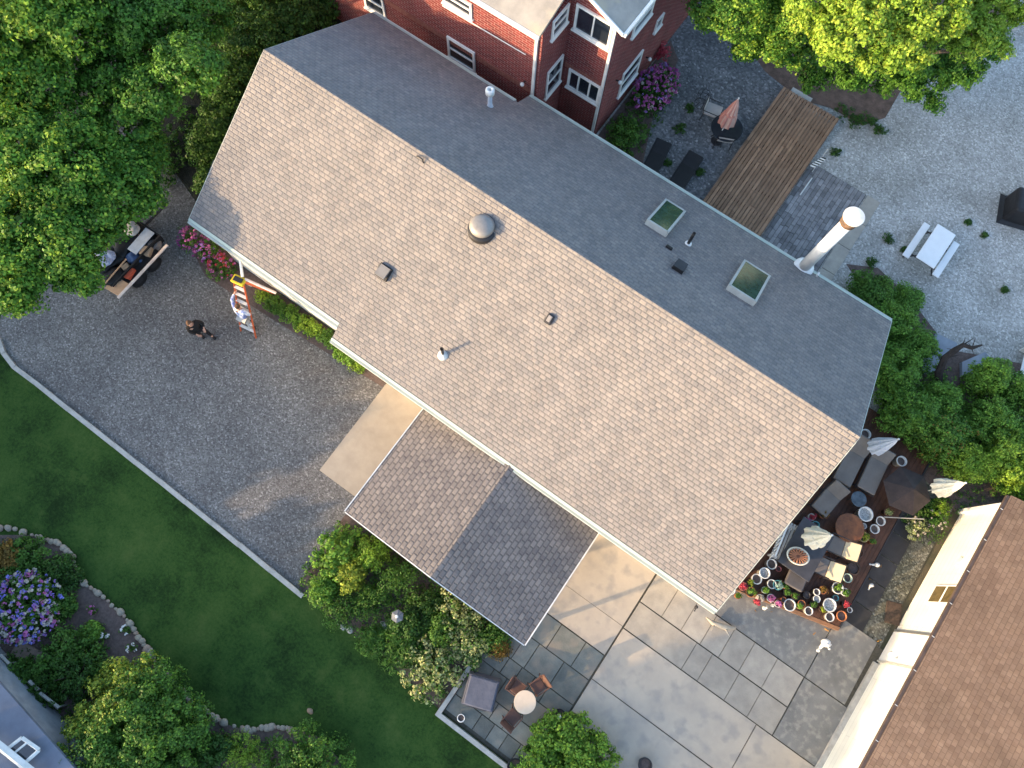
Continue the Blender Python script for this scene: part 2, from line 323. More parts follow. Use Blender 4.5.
# ------------------------------------------------------------------ foliage
def leaves(name, m, lobes, size, nclump, per, seed=0, parent=None, flat=.55, clump=.3, fill=.25, aspect=.62, up=.5, mats=None, pick=None):
    """crown of separate little leaf faces: lobes -> clumps on and in each lobe -> leaves on each clump"""
    rg = np.random.default_rng(seed); C = []; N = []
    vol = np.array([l[1][0] * l[1][1] + l[1][2] * l[1][0] for l in lobes]); vol = vol / vol.sum()
    for (c, r), k in zip(lobes, vol):
        n = max(3, int(nclump * k)); d = rg.normal(size=(n, 3)); d /= np.linalg.norm(d, axis=1)[:, None]
        rad = np.where(rg.random(n) < fill, rg.uniform(.3, .9, n), rg.uniform(.82, 1.06, n))[:, None]
        cc = np.array(c) + d * np.array(r) * rad
        ok = cc[:, 2] > .05
        cc = cc[ok]; d = d[ok]
        cs = clump * rg.uniform(.6, 1.3, len(cc))
        q = rg.normal(size=(len(cc), per, 3)); q /= np.linalg.norm(q, axis=2)[:, :, None]
        q *= rg.uniform(.45, 1.0, (len(cc), per))[:, :, None]
        pos = cc[:, None, :] + q * cs[:, None, None] * np.array([1, 1, flat])
        nn = q * .8 + d[:, None, :] * .5 + np.array([0, 0, up]) + rg.normal(size=q.shape) * .45
        C.append(pos.reshape(-1, 3)); N.append(nn.reshape(-1, 3))
    C = np.concatenate(C); N = np.concatenate(N)
    ok = C[:, 2] > .03; C = C[ok]; N = N[ok]
    N /= np.linalg.norm(N, axis=1)[:, None] + 1e-9
    T = rg.normal(size=C.shape); T -= (T * N).sum(1)[:, None] * N; T /= np.linalg.norm(T, axis=1)[:, None] + 1e-9
    B = np.cross(N, T); sz = (size * rg.uniform(.55, 1.25, len(C)))[:, None]
    V = np.stack([C - T * sz * .5, C + B * sz * aspect * .5 + N * sz * .08, C + T * sz * .5 - N * sz * .12, C - B * sz * aspect * .5 + N * sz * .08], 1).reshape(-1, 3)
    n = len(C); me = bpy.data.meshes.new(name)
    me.vertices.add(4 * n); me.vertices.foreach_set('co', V.astype(np.float32).ravel())
    me.loops.add(4 * n); me.loops.foreach_set('vertex_index', np.arange(4 * n, dtype=np.int32))
    me.polygons.add(n); me.polygons.foreach_set('loop_start', np.arange(n, dtype=np.int32) * 4)
    for mm in (mats or [m]): me.materials.append(mm)
    if mats:
        mi = (rg.random(n) * len(mats)).astype(np.int32) if pick is None else pick(C, rg)
        me.polygons.foreach_set('material_index', mi)
    me.update(calc_edges=True)
    o = bpy.data.objects.new(name, me); COL.objects.link(o)
    if parent: o.parent = parent
    return o

def rel(lobes, base): return [((c[0] - base[0], c[1] - base[1], c[2]), r) for c, r in lobes]
def tree(name, label, base, lobes, m, size=.15, nclump=500, per=40, seed=1, group=None, clump=.42, trunk_r=.18, cat='tree', mats=None, pick=None, fill=.3, flat=.55):
    t = thing(name, label, cat, (base[0], base[1], 0), 0, group); lobes = rel(lobes, base)
    b = MB(); top = max(c[2] for c, r in lobes); rr = random.Random(seed)
    mean = Vector((sum(c[0] for c, r in lobes) / len(lobes), sum(c[1] for c, r in lobes) / len(lobes), top * .55))
    mid = Vector((0, 0, top * .35))
    b.tube([(0, 0, -.1), (rr.uniform(-.05, .05), .03, top * .18), mid, mean, mean + Vector((0, 0, top * .25))], [trunk_r * 1.25, trunk_r, trunk_r * .85, trunk_r * .55, trunk_r * .2], 9)
    for c, r in lobes:
        c = Vector(c); s_ = mid.lerp(mean, rr.random())
        b.tube([s_, s_.lerp(c, .5) + Vector((0, 0, .15)), c], [trunk_r * .45, trunk_r * .3, trunk_r * .1], 6)
        for _ in range(4):
            e_ = c + Vector((rr.uniform(-1, 1) * r[0], rr.uniform(-1, 1) * r[1], rr.uniform(-.3, .9) * r[2])) * .8
            b.tube([s_.lerp(c, .7), e_], [trunk_r * .18, trunk_r * .04], 4)
    b.build('trunk', bark, t, smooth=True)
    leaves('crown', m, lobes, size, nclump, per, seed, t, clump=clump, mats=mats, pick=pick, fill=fill, flat=flat)
    return t
def shrub(name, label, px, py, rad, h, m, size=.07, nclump=90, per=26, seed=1, group=None, clump=.16, rx=1., ry=1., cat='shrub', mats=None, up=.5, aspect=.62, extra=None, zc=None, pick=None):
    zc = h * .45 if zc is None else zc
    c = P(px, py, zc); rr = random.Random(seed)
    t = thing(name, label, cat, (c.x, c.y, 0), 0, group)
    lobes = []
    for i in range(6):
        a = i * math.pi / 3 + rr.uniform(-.4, .4); q = rr.uniform(.35, .55) * rad
        lobes.append(((math.cos(a) * q * rx, math.sin(a) * q * ry, zc + rr.uniform(-.1, .15) * h), (rad * .55 * rx, rad * .55 * ry, h * .45)))
    lobes.append(((0, 0, h * .62), (rad * .6 * rx, rad * .6 * ry, h * .4)))
    b = MB()
    for i in range(7):
        a = i * .9; b.tube([(0, 0, -.03), (math.cos(a) * rad * .2, math.sin(a) * rad * .2, h * .35), (math.cos(a) * rad * .5 * rx, math.sin(a) * rad * .5 * ry, h * .7)], [.022, .016, .006], 5)
    b.build('stem', bark, t)
    leaves('foliage', m, lobes, size, nclump, per, seed, t, clump=clump, mats=mats, up=up, aspect=aspect, pick=pick)
    return t
# ================================================================== GROUND
g = MB(); g.add([(-300, -300, -.02), (300, -300, -.02), (300, 300, -.02), (-300, 300, -.02)], [(0, 1, 2, 3)]); g = g.build('ground', earth); g['kind'] = 'structure'
sheet('lawn', [(60, 6), (60, 60), (-40, 60), (-40, 12.7), (3, 12.7), (4.8, 12.7), (10.5, 12.2), (12, 9.9), (24, 9), (30, 6)], .0, lawn_m)
kpx = [(0, 322), (0, 340), (5, 354), (16, 368), (36, 383), (70, 410), (160, 481), (240, 545), (303, 596)]
kp = pxp(kpx)
drv = [tuple(p)[:2] for p in kp] + [tuple(P(350, 560))[:2], (10.4, 9.4), (10.4, 4.9), (21, 4.4), (27, 2.5), (29, 6)]
sheet('driveway', drv, .012, drive)
b = MB()
for p, q in zip(kp[1:-1], kp[2:]):
    d = (q - p); a = math.atan2(d.y, d.x); n = max(1, int(d.length / 1.0))
    for i in range(n):
        m_ = p.lerp(q, (i + .5) / n); b.box((m_.x, m_.y, .03), (d.length / n + .02, .15, .16), rz=a + R(random.uniform(-.6, .6)))
o = b.build('kerb', kerbm); o['kind'] = 'structure'
sheet('concrete_pad', [(10.85, 5.0), (12.72, 5.0), (12.68, 9.0), (10.85, 9.0)], .035, padm, thick=.12)
sheet('carport_floor', [(4.1, 5.0), (10.835, 5.0), (10.835, 9.0), (4.1, 9.0)], .032, padm, thick=.12)
# rear gravel yard and its borders
sheet('gravel_yard', [(12.3, -4.6), (12.3, -30), (-30, -30), (-30, -4.2), (-4.6, -4.2), (-4.6, -3.9), (0, -3.9), (0, -5)], .006, gravel)
sheet('paved_base', [(2.35, -5.0), (4.75, -5.0), (4.75, -11.5), (2.35, -11.5)], .010, joint)
b = MB(); _r = random.Random(2); _x = 2.37
while _x < 4.7:
    _y = -11.48 + _r.uniform(-.3, 0)
    while _y < -5.1:
        _l = _r.choice((.32, .45, .6)); b.bx(_x + .008, _x + .152, max(_y, -11.48) + .008, min(_y + _l, -5.0) - .008, -.05, .036 + _r.uniform(-.004, .004)); _y += _l
    _x += .16
o = b.build('paved_strip', pmat('weathered_planks', (.26, .25, .25), (.16, .155, .16), scale=3, rough=.85, island=.3, bump=.3)); o['kind'] = 'structure'
b = MB()
for i in range(5): b.bx(1.75, 2.3, -11.5 + i * 1.25, -11.5 + i * 1.25 + 1.22, -.05, .034)
o = b.build('stone_border', slabm); o['kind'] = 'structure'
sheet('side_gravel', [(-2, 3.6), (-5.75, 3.6), (-5.75, -4.2), (-2, -4.2)], .008, gravel_d)
# planting bed soil
bed = pxp([(-40, 528), (0, 535), (32, 535), (48, 540), (62, 546), (73, 556), (77, 577), (91, 588), (108, 601), (124, 616), (136, 633), (147, 649), (162, 667), (182, 692), (203, 709), (226, 724), (250, 731), (290, 727), (320, 737), (345, 765), (350, 800), (-60, 820)])
sheet('garden_bed', [tuple(p)[:2] for p in bed], .02, soil)
bed2 = pxp([(345, 515), (298, 585), (310, 600), (345, 628), (400, 668), (443, 711), (492, 655), (530, 655), (520, 560), (420, 520)])
sheet('shrub_bed', [tuple(p)[:2] for p in bed2], .022, soil)
sheet('front_bed', [(10.9, 4.7), (21.5, 4.4), (22.0, 5.2), (20.5, 5.9), (17.5, 5.75), (12.75, 5.45), (12.74, 4.9)], .022, soil)
sheet('rear_bed', [(13.0, -4.5), (13.0, -5.6), (12.2, -6.0), (12.25, -13), (11.5, -12.4), (10.9, -9.5), (9.6, -6.2), (8.2, -4.9)], .02, soil)
sheet('near_black_bed', [(20.6, 4.2), (30, 2), (34, -24), (8, -26), (7.6, -14.5), (12.2, -14.3), (14, -5), (20.6, -5)], .016, dark_ground)
sheet('rear_patio', [tuple(p)[:2] for p in pxp([(600, 160), (640, 110), (665, 60), (640, 0), (690, -30), (760, 60), (786, 90), (706, 214), (690, 208)])], .018, rear_m)
sheet('bare_dirt', [tuple(p)[:2] for p in pxp([(700, -20), (1040, -40), (1000, 40), (900, 92), (885, 118), (862, 126), (830, 108), (800, 100), (765, 72)])], .020, dirt)
sheet('side_bed', [tuple(p)[:2] for p in pxp([(846, 264), (878, 268), (908, 296), (928, 322), (950, 350), (985, 356), (1060, 372), (1060, 520), (955, 512), (925, 480), (880, 432), (888, 330)])], .014, soil)

# ------------------------------------------------------------------ patio slabs (each slab a raised stone, gaps between)
sheet('patio_base', [(4.4, 5.0), (4.4, 9), (4.76, 12.66), (-30, 12.66), (-30, 12), (-5.9, 12), (-5.9, 3.0), (-4.6, 3.0), (-4.3, 4.5), (-.9, 4.5), (-.9, 5.0)], .010, joint)
def slabs(name, rects, m, z=.045, gap=.012, seed=0, jit=.004):
    rr = random.Random(seed); b = MB()
    for x0, x1, y0, y1 in rects:
        g_ = gap; zz = z + rr.uniform(-jit, jit); b.box(((x0 + x1) / 2, (y0 + y1) / 2, zz - .04), (abs(x1 - x0) - 2 * g_, abs(y1 - y0) - 2 * g_, .08), rz=R(rr.uniform(-.15, .15)))
    o = b.build(name, m); o['kind'] = 'structure'; return o
# warm concrete panels beside the carport
slabs('patio_panels', [(1.5, 4.05, 5.2, 7.28), (1.5, 4.05, 7.28, 8.35), (4.05, 4.35, 5.2, 8.35)], concrete, .045, .006)
slabs('patio_concrete', [(-3.55, 1.45, 7.32, 9.17), (-3.55, 1.45, 9.19, 12.6), (-5.85, -3.57, 7.32, 9.9), (-5.85, -3.57, 9.92, 12.6), (1.47, 1.5, 9, 9.01)], concrete, .045, .006)
slabs('shaded_concrete', [(-5.6, -4.15, 2.9, 5.2), (-4.13, -.05, 3.1, 5.2), (-5.85, -4.15, 5.22, 7.30)], shaded_conc, .045, .008)  # these slabs carry their shade as a darker tone
row = []
for (y0, y1, xs) in ((5.22, 6.30, [1.45, .62, -.12, -.85, -1.55, -2.3, -3.15, -4.12]), (6.32, 7.30, [1.45, -.75, -1.35, -2.35, -3.2, -4.12])):
    for a, c in zip(xs, xs[1:]): row.append((c, a, y0, y1))
slabs('stone_slabs', row, slabm, .046, .010, 3)
blue = []; rr = random.Random(5); y = 8.37
while y < 12.5:
    hgt = rr.choice((.55, .75, .9)); hgt = min(hgt, 12.62 - y); x = 1.5
    while x < 4.7:
        wd = rr.choice((.5, .7, .95)); x2 = min(x + wd, 4.74); 
        if 4.74 - x2 < .3: x2 = 4.74
        blue.append((x, x2, y, y + hgt)); x = x2
    y += hgt
slabs('bluestone_slabs', blue, bluestone, .044, .014, 4, .006)
dk = []
for j in range(5): dk.append((-5.05, -4.34, -1.5 + j * .92, -1.5 + j * .92 + .90))
slabs('slate_path', dk, darkslab, .04, .012, 8)
# low kerb round the sunken patio corner
b = MB(); b.bx(4.76, 4.90, 10.35, 12.72, -.02, .16); b.bx(-2.0, 4.90, 12.72, 12.86, -.02, .16)
o = b.build('patio_kerb', kerbm); o['kind'] = 'structure'

# ================================================================== LONG HOUSE
house = thing('long_house', 'long single-storey house with grey shingled gable roof across the middle of the photo', 'house', (0, 0, 0))
HR, SF, SB = 6.094, .5756, .551
X1, X2 = 14.2, 20.38
FR_, BR_ = 5.548, 5.396    # half widths, right block
FL_, BL_ = 5.084, 4.668
b = MB()   # right block + left block walls
def gable_wall(b, x0, x1, yf, yb, inset=.0):
    zf = HR - SF * yf - .12; zb = HR - SB * yb - .12
    pf = [(x0, yf, 0), (x0, yf, zf), (x0, 0, HR - .14), (x0, -yb, zb), (x0, -yb, 0)]
    pb = [(x1, p[1], p[2]) for p in pf]; n = 5
    b.add(pf + pb, [tuple(range(n)), tuple(range(n, 2 * n))[::-1]] + [(i, n + i, n + (i + 1) % n, (i + 1) % n) for i in range(n)])
gable_wall(b, .25, X1 - .05, 5.2, 5.05)
gable_wall(b, X1 - .05, X2 - .3, 4.80, 4.35)
b.bx(X2 - .3, X2 + .55, 2.6, 4.4, 0, 2.25)
wall = b.build('wall', vinyl, house)
T = .12
def zf(y): return HR - (SF * y if y > 0 else -SB * y)
b = MB()
def slope(x0, x1, y0, y1): b.slab3([(x0, y0, zf(y0)), (x1, y0, zf(y0)), (x1, y1, zf(y1)), (x0, y1, zf(y1))], T)
slope(0, X1, 0, FR_); slope(X1 + .003, X2, .0, FL_); slope(0, X1, 0, -BR_); slope(X1 + .003, X2, 0, -BL_)
roof = b.build('roof', shingle, house)
b = MB()    # ridge cap courses
n = int(X2 / .3)
for i in range(n):
    x = X2 * (i + .5) / n; zc = HR + .012 + (i % 2) * .006
    for sg, sl in ((1, SF), (-1, SB)):
        b.slab3([(x - .155, 0, zc), (x + .155, 0, zc), (x + .155, sg * .15, zc - sl * .15), (x - .155, sg * .15, zc - sl * .15)], .015)
b.build('ridge_cap', shingle, roof)
gutterm = pmat('gutter_metal', (.44, .48, .44), (.37, .41, .37), scale=2, rough=.4)
for x0_, x1_, ye_, sg in ((0, X1, FR_, 1), (X1 + .01, X2, FL_, 1), (0, X1 - .01, -BR_, -1), (X1 + .12, X2, -BL_, -1)):
    MB().bx(x0_, x1_, ye_ + sg * .003, ye_ + sg * .075, zf(ye_) - .16, zf(ye_) - .02).build('gutter', gutterm, roof)
    MB().slab3([(x0_, ye_ + sg * .006, zf(ye_) + .012), (x1_, ye_ + sg * .006, zf(ye_) + .012), (x1_, ye_ - sg * .07, zf(ye_ - sg * .07) + .012), (x0_, ye_ - sg * .07, zf(ye_ - sg * .07) + .012)], .008).build('drip_edge', greytrim, roof)
for xx, sg, ye in ((0, -1, FR_), (0, -1, -BR_), (X2, 1, FL_), (X2, 1, -BL_)):
    MB().slab3([(xx + sg * .003, 0, HR - .01), (xx + sg * .003, ye, zf(ye) - .01), (xx + sg * .022, ye, zf(ye) - .01), (xx + sg * .022, 0, HR - .01)], .17).build('rake_board', gutterm, roof)
for q_ in ((.27, X1 - .1, 5.203, FR_, 2.80, 2.86), (X1 + .02, X2 - .3, 4.803, FL_, 3.02, 3.08), (.27, X1, -BR_, -5.053, 2.96, 3.0)): MB().bx(*q_).build('soffit', white, house)
# little porch roof on the far gable end
b = MB(); b.slab3([(X2 - .28, 2.5, 2.62), (X2 + 1.35, 2.75, 2.45), (X2 + .50, 4.80, 2.45), (X2 - .28, 4.80, 2.62)], .1); b.build('side_porch_roof', shingle, house)
# garage doors and windows on the front wall (half hidden under the eave)
for x0, x1, yy in ((11.1, 12.6, 5.2), (16.0, 17.2, 4.8), (13.0, 13.9, 5.2)):
    f = MB().bx(x0, x1, yy + .002, yy + .05, .95, 2.2).build('window', white, house)
    MB().bx(x0 + .1, x1 - .1, yy + .051, yy + .056, 1.05, 2.1).build('pane', glass_d, f)
d = MB().bx(5.0, 9.6, 5.202, 5.24, .05, 2.2).build('garage_door', white, house)
b = MB()
for i in range(1, 5): b.bx(5.05, 9.55, 5.241, 5.246, .05 + i * .43, .07 + i * .43)
b.build('panel_joint', kerbm, d)
d = MB().bx(2.3, 3.3, 5.202, 5.24, .05, 2.1).build('door', metal_w, house)
MB().blob((3.15, 5.27, 1.0), .035, sub=2).build('handle', alu, d)

# ---- lean carport roof on the front, its own small gable
cpa, cpb, cpc, cpd = P(345.5, 508, 1.92), P(425, 410, 1.92), P(600, 535, 1.92), P(520.5, 646, 1.92); cpr = P(430, 578, 2.93)
cx0, cx1, cr_, cy0, cy1 = (cpc.x + cpd.x) / 2, (cpa.x + cpb.x) / 2, cpr.x, 5.215, (cpa.y + cpd.y) / 2
print('CARPORT', cx0, cx1, cr_, cy1, cpb.y, cpc.y)
ZE, ZR = 1.92, 2.93
b = MB()
for xe in (cx0, cx1): b.slab3([(cr_, cy0, ZR), (xe, cy0, ZE), (xe, cy1, ZE), (cr_, cy1, ZR)], .10)
cp_roof = b.build('carport_roof', shingle2, house)
b = MB()
for xe, s_ in ((cx0, -1), (cx1, 1)): b.box((xe + s_ * .02, (cy0 + cy1) / 2, ZE - .04), (.035, cy1 - cy0, .13))
for xe in (cx0, cx1): b.slab3([(cr_, cy1 + .003, ZR), (xe, cy1 + .003, ZE), (xe, cy1 + .03, ZE), (cr_, cy1 + .03, ZR)], .14)
b.build('fascia', metal_w, cp_roof)
b = MB(); b.bx(cx0 + .1, cx1 - .1, cy1 - .25, cy1 - .12, ZE - .24, ZE - .06); b.build('beam', white, house)
for x in (cx0 + .2, cr_, cx1 - .2): MB().box((x, cy1 - .185, (ZE - .2) / 2), (.11, .11, ZE - .2)).build('post', white, house)

# ---- things fixed to the roof
def roofz(x, y): return zf(y)
def on_roof(px, py):
    d = ray(px, py)
    for sg, sl in ((1, SF), (-1, SB)):
        t = (HR - cp.z - sl * sg * cp.y) / (d.z + sl * sg * d.y); q = cp + d * t
        if sg * q.y >= 0: return q
def tilt(y): return -math.atan(SF) if y > 0 else math.atan(SB)
q = on_roof(482, 229)
b = MB(); b.lathe([(.42, -.14), (.42, .02), (.40, .05)], (q.x, q.y, q.z + .0), 30); b.lathe([(.27, -.02), (.27, .16), (.30, .17)], (q.x, q.y, q.z), 24)
tv = b.build('exhaust_fan', darkm, house, True)
b = MB(); b.lathe([(.36, .13), (.37, .19), (.345, .26), (.25, .325), (.12, .35), (0, .355)], (q.x, q.y, q.z), 28); b.build('dome', pmat('fan_dome', (.30, .28, .26), (.22, .21, .20), scale=4, rough=.5, metal=.3), tv, True)
q = on_roof(384, 273)
v = MB().box((q.x, q.y, q.z + .06), (.42, .42, .09), rx=tilt(q.y)).build('roof_vent', black, house)
MB().box((q.x, q.y + .03, q.z + .15), (.34, .36, .07), rx=tilt(q.y) * .3).build('hood', pmat('vent_hood', (.22, .21, .20)), v)
q = on_roof(549, 320)
v = MB().rbox((q.x, q.y, q.z + .05), (.22, .3, .10), .03, rx=tilt(q.y)).build('roof_vent', darkm, house)
MB().rbox((q.x, q.y, q.z + .11), (.12, .2, .05), .02, rx=tilt(q.y)).build('hood', grey_f, v)
q = on_roof(679, 268)
v = MB().box((q.x, q.y, q.z + .05), (.36, .40, .09), rx=tilt(q.y)).build('roof_vent', black, house)
MB().box((q.x, q.y - .03, q.z + .13), (.34, .36, .06), rx=tilt(q.y) * .6).build('hood', darkm, v)
q = on_roof(669, 248)
MB().rbox((q.x, q.y, q.z + .04), (.22, .10, .08), .02, rx=tilt(q.y)).build('roof_vent', black, house)
q = on_roof(443, 355)
v = MB().lathe([(.17, -.06), (.16, .03), (.07, .12), (.06, .14)], (q.x, q.y, q.z), 18).build('vent_pipe', metal_w, house, True)
MB().lathe([(.045, .1), (.045, .55), (.055, .56), (.055, .60), (.035, .60), (.035, .5)], (q.x, q.y, q.z), 14).build('pipe', black, v, True)
q = on_roof(688, 244)
v = MB().lathe([(.12, -.05), (.11, .03), (.05, .07)], (q.x, q.y, q.z), 16).build('vent_pipe', metal_w, house, True)
MB().lathe([(.05, .03), (.05, .72), (.035, .72), (.035, .6)], (q.x, q.y, q.z), 12).build('pipe', black, v, True)
q = on_roof(490, 106)
v = MB().lathe([(.12, -.05), (.10, .03), (.075, .06), (.075, .62)], (q.x, q.y, q.z), 16).build('flue_pipe', pmat('blue_grey_metal', (.45, .50, .58), rough=.4), house, True)
MB().lathe([(.09, .60), (.15, .63), (.15, .80), (.11, .84), (.06, .84), (.06, .7)], (q.x, q.y, q.z), 18).build('cap', metal_w, v, True)
q = on_roof(420, 160)
MB().tube([(q.x - .14, q.y + .02, q.z), (q.x - .1, q.y, q.z + .13), (q.x + .05, q.y, q.z + .14), (q.x + .14, q.y - .03, q.z + .02)], .022, 8).build('ridge_hook', darkm, house, True)
# skylights
def skylight(c4):
    ps = [on_roof(*c) for c in c4]; x0, x1 = min(p.x for p in ps), max(p.x for p in ps); y0, y1 = min(p.y for p in ps), max(p.y for p in ps)
    c = Vector(((x0 + x1) / 2, (y0 + y1) / 2, 0)); c.z = zf(c.y); a = tilt(c.y)
    sl = 1 / math.cos(a); w_, h_ = (x1 - x0) * 1.02, (y1 - y0) * 1.02 * sl
    M_ = Matrix.Translation(c) @ Euler((a, 0, 0)).to_matrix().to_4x4()
    b = MB()
    for (u, v_, du, dv) in ((0, h_ / 2, w_, .06), (0, -h_ / 2, w_, .06), (w_ / 2, 0, .06, h_ + .06), (-w_ / 2, 0, .06, h_ + .06)):
        b.box(M_ @ Vector((u, v_, .09)), (du if dv == .06 else .07, dv if dv != .06 else .07, .20), rx=a)
    f = b.build('skylight', pmat('skylight_frame', (.42, .43, .41), (.34, .35, .33), rough=.4), house)
    MB().box(M_ @ Vector((0, 0, .17)), (w_ - .05, h_ - .05, .02), rx=a).build('pane', skyl, f)
skylight([(648, 225), (663, 205), (681, 215), (665, 236)])
skylight([(728, 289), (741, 267), (766, 280), (752, 305)])
# tall white flue at the back eave
q = on_roof(803, 268); fx, fy, fz = q.x, q.y, q.z
v = MB().lathe([(.34, -.35), (.34, .02), (.33, .05), (.24, .08), (.20, .12)], (fx, fy - .03, fz), 28).build('chimney_flue', metal_w, house, True)
MB().lathe([(.19, .05), (.19, 3.05)], (fx, fy - .03, fz), 28).build('pipe', white, v, True)
MB().lathe([(.20, 3.02), (.24, 3.03), (.24, 3.30), (.20, 3.31)], (fx, fy - .03, fz), 28).build('storm_collar', pmat('rusty_metal', (.16, .10, .07), (.08, .06, .05), scale=12), v, True)
MB().lathe([(.20, 3.33), (.30, 3.34), (.305, 3.40), (.29, 3.42), (.15, 3.435), (0, 3.44)], (fx, fy - .03, fz), 30).build('rain_cap', metal_w, v)
b = MB(); b.box((fx - .5, fy - .05, fz + .06), (.05, .12, .12)); b.build('bracket', metal_w, v)

# ================================================================== BRICK HOUSE
bh = thing('brick_house', 'two-storey red brick house with white windows at the top of the photo', 'house', (0, 0, 0))
YA, YC, XB, XD, ZT = -5.75, -7.42, 14.1, 12.32, 5.85
b = MB(); b.prism([(XB, YA), (34, YA), (34, -18), (XD, -18), (XD, YC), (XB, YC)], 0, ZT)
gx = 15.4; gz = 7.3    # wing gable
b.add([(XD, YC, ZT), (gx + 3.08, YC, ZT), (gx, YC, gz)] + [(XD, YC - .1, ZT), (gx + 3.08, YC - .1, ZT), (gx, YC - .1, gz)], [(0, 1, 2), (5, 4, 3), (0, 2, 5, 3), (1, 4, 5, 2)])
b.build('wall', brickm, bh)
roof_lt = pmat('pale_roof', (.34, .32, .29), (.24, .23, .215), scale=1.3, rough=.8, bump=.3, c3=(.42, .36, .26), s3=.9)
b = MB()
b.slab3([(XB - .03, YA + .28, ZT + .06), (34, YA + .28, ZT + .06), (34, YA - 1.5, ZT + .75), (XB - .03, YC, ZT + .70)], .1)
b.slab3([(XD - .25, YC + .20, ZT - .02), (gx, YC + .20, gz + .06), (gx, -18, gz + .06), (XD - .25, -18, ZT - .02)], .1)
b.slab3([(gx + 3.3, YC - 1, ZT - .02), (gx, YC - 1, gz + .06), (gx, -18, gz + .06), (gx + 3.3, -18, ZT - .02)], .1)
br_roof = b.build('roof', roof_lt, bh)
b = MB(); b.bx(XB - .04, 34, YA + .28, YA + .36, ZT - .06, ZT + .07); b.bx(XD - .36, XD - .26, -18, YC + .2, ZT - .16, ZT - .03)
b.slab3([(XD - .27, YC + .205, ZT + .0), (gx, YC + .205, gz + .08), (gx, YC + .26, gz + .08), (XD - .27, YC + .26, ZT + .0)], .12)
b.build('gutter', white, br_roof)
MB().box((XB + .18, YA + .05, ZT / 2), (.10, .08, ZT - .1)).build('downspout', metal_w, bh)
MB().box((XD + .10, YC + .045, ZT / 2), (.10, .08, ZT)).build('downspout', metal_w, bh)
def bwin(axis, pos, pts, bars='v', fr=.09, out=1):
    """window fixed to wall plane; pts = image corners, turned into a rectangle on that plane"""
    q = [(PY(x, y, pos) if axis == 'y' else PX(x, y, pos)) for x, y in pts]
    u = [(p.x if axis == 'y' else p.y) for p in q]; z0, z1 = min(p.z for p in q), max(p.z for p in q); z = sorted(p.z for p in q); z0 = (z[0] + z[1]) / 2; z1 = (z[2] + z[3]) / 2
    us = sorted(u); u0 = (us[0] + us[1]) / 2; u1 = (us[2] + us[3]) / 2
    def bb(b, a0, a1, c0, c1, d0, d1):
        if axis == 'y': b.bx(a0, a1, pos + d0 * out, pos + d1 * out, c0, c1)
        else: b.bx(pos + d0 * out, pos + d1 * out, a0, a1, c0, c1)
    b = MB(); bb(b, u0, u1, z0, z0 + fr, 0.002, .07); bb(b, u0, u1, z1 - fr, z1, .002, .07); bb(b, u0, u0 + fr, z0 + fr, z1 - fr, .002, .06); bb(b, u1 - fr, u1, z0 + fr, z1 - fr, .002, .06)
    if 'v' in bars: bb(b, (u0 + u1) / 2 - .025, (u0 + u1) / 2 + .025, z0 + fr, z1 - fr, .01, .05)
    if 'h' in bars: bb(b, u0 + fr, u1 - fr, (z0 + z1) / 2 - .03, (z0 + z1) / 2 + .03, .01, .055)
    if 'w' in bars:
        for k in (.33, .67): bb(b, u0 + (u1 - u0) * k - .03, u0 + (u1 - u0) * k + .03, z0 + fr, z1 - fr, .01, .055)
    f = b.build('window', white, bh)
    g_ = MB(); bb(g_, u0 + fr * .9, u1 - fr * .9, z0 + fr * .9, z1 - fr * .9, .004, .02); g_.build('pane', glass_d, f)
    s_ = MB(); bb(s_, u0 - .05, u1 + .05, z0 - .07, z0 - .002, .002, .10); s_.build('sill', white, f)
bwin('y', YA, [(447.5, 36), (475.5, 51.5), (475.5, 72), (449, 56)], 'h')
bwin('y', YA, [(443, -13), (472.5, 3), (472.5, 18), (444, 1)], 'h')
bwin('y', YA, [(362, -14), (384, -2), (386, 18), (366, 6)], 'h')
bwin('y', YC, [(577.5, 3), (615, 24), (608.5, 50), (574, 26)], 'v')
bwin('y', YC, [(570, 67), (602, 87), (598, 103), (567, 86)], 'w')
bwin('x', XB, [(547, 73), (563, 53), (559, 80), (544.5, 98)], 'h', .07, -1)
bwin('x', XB, [(553, 22), (568, 2), (567, 19), (550, 41)], 'h', .07, -1)
bwin('x', XD, [(622, 77), (641, 49), (638, 71), (617.5, 95)], 'h', .07, -1)
bwin('x', XD, [(635, 22), (655, -8), (653, 8), (630, 40)], 'h', .07, -1)
bwin('x', XD, [(657, 20), (663, 13), (661, 22), (653, 33)], '', .05, -1)
p0, p1 = PY(443, 5, YA), PY(526, 54, YA)
MB().tube([(p0.x, YA + .03, p0.z), ((p0.x + p1.x) / 2, YA + .03, (p0.z + p1.z) / 2), (p1.x, YA + .03, p1.z)], .02, 6).build('conduit', metal_w, bh)
for (x, y, ax, pos, s_) in ((525, 81, 'y', YA, 1), (616, 80, 'x', XD, -1), (646, 57, 'x', XD, -1)):
    q = PY(x, y, pos) if ax == 'y' else PX(x, y, pos)
    n_ = Vector((0, 1, 0)) if ax == 'y' else Vector((-1, 0, 0))
    f = MB().tube([q, q + n_ * .14 + Vector((0, 0, .03))], .03, 8).build('flood_light', darkm, bh)
    MB().blob(q + n_ * .17, .075, 3, .02, 3).build('lamp_head', metal_w, f, True)
pbrick = pmat('pale_brick', (.30, .13, .10), (.22, .07, .055), scale=8)
for xa_, xb_, yy_ in ((14.4, 33, YA), (12.45, 14.0, YC)):     # soldier course over the ground-floor windows
    b = MB()
    for x in np.arange(xa_, xb_, .09): b.bx(x, x + .065, yy_ + .001, yy_ + .022, 2.72, 2.95)
    b.build('brick_course', pbrick, bh)

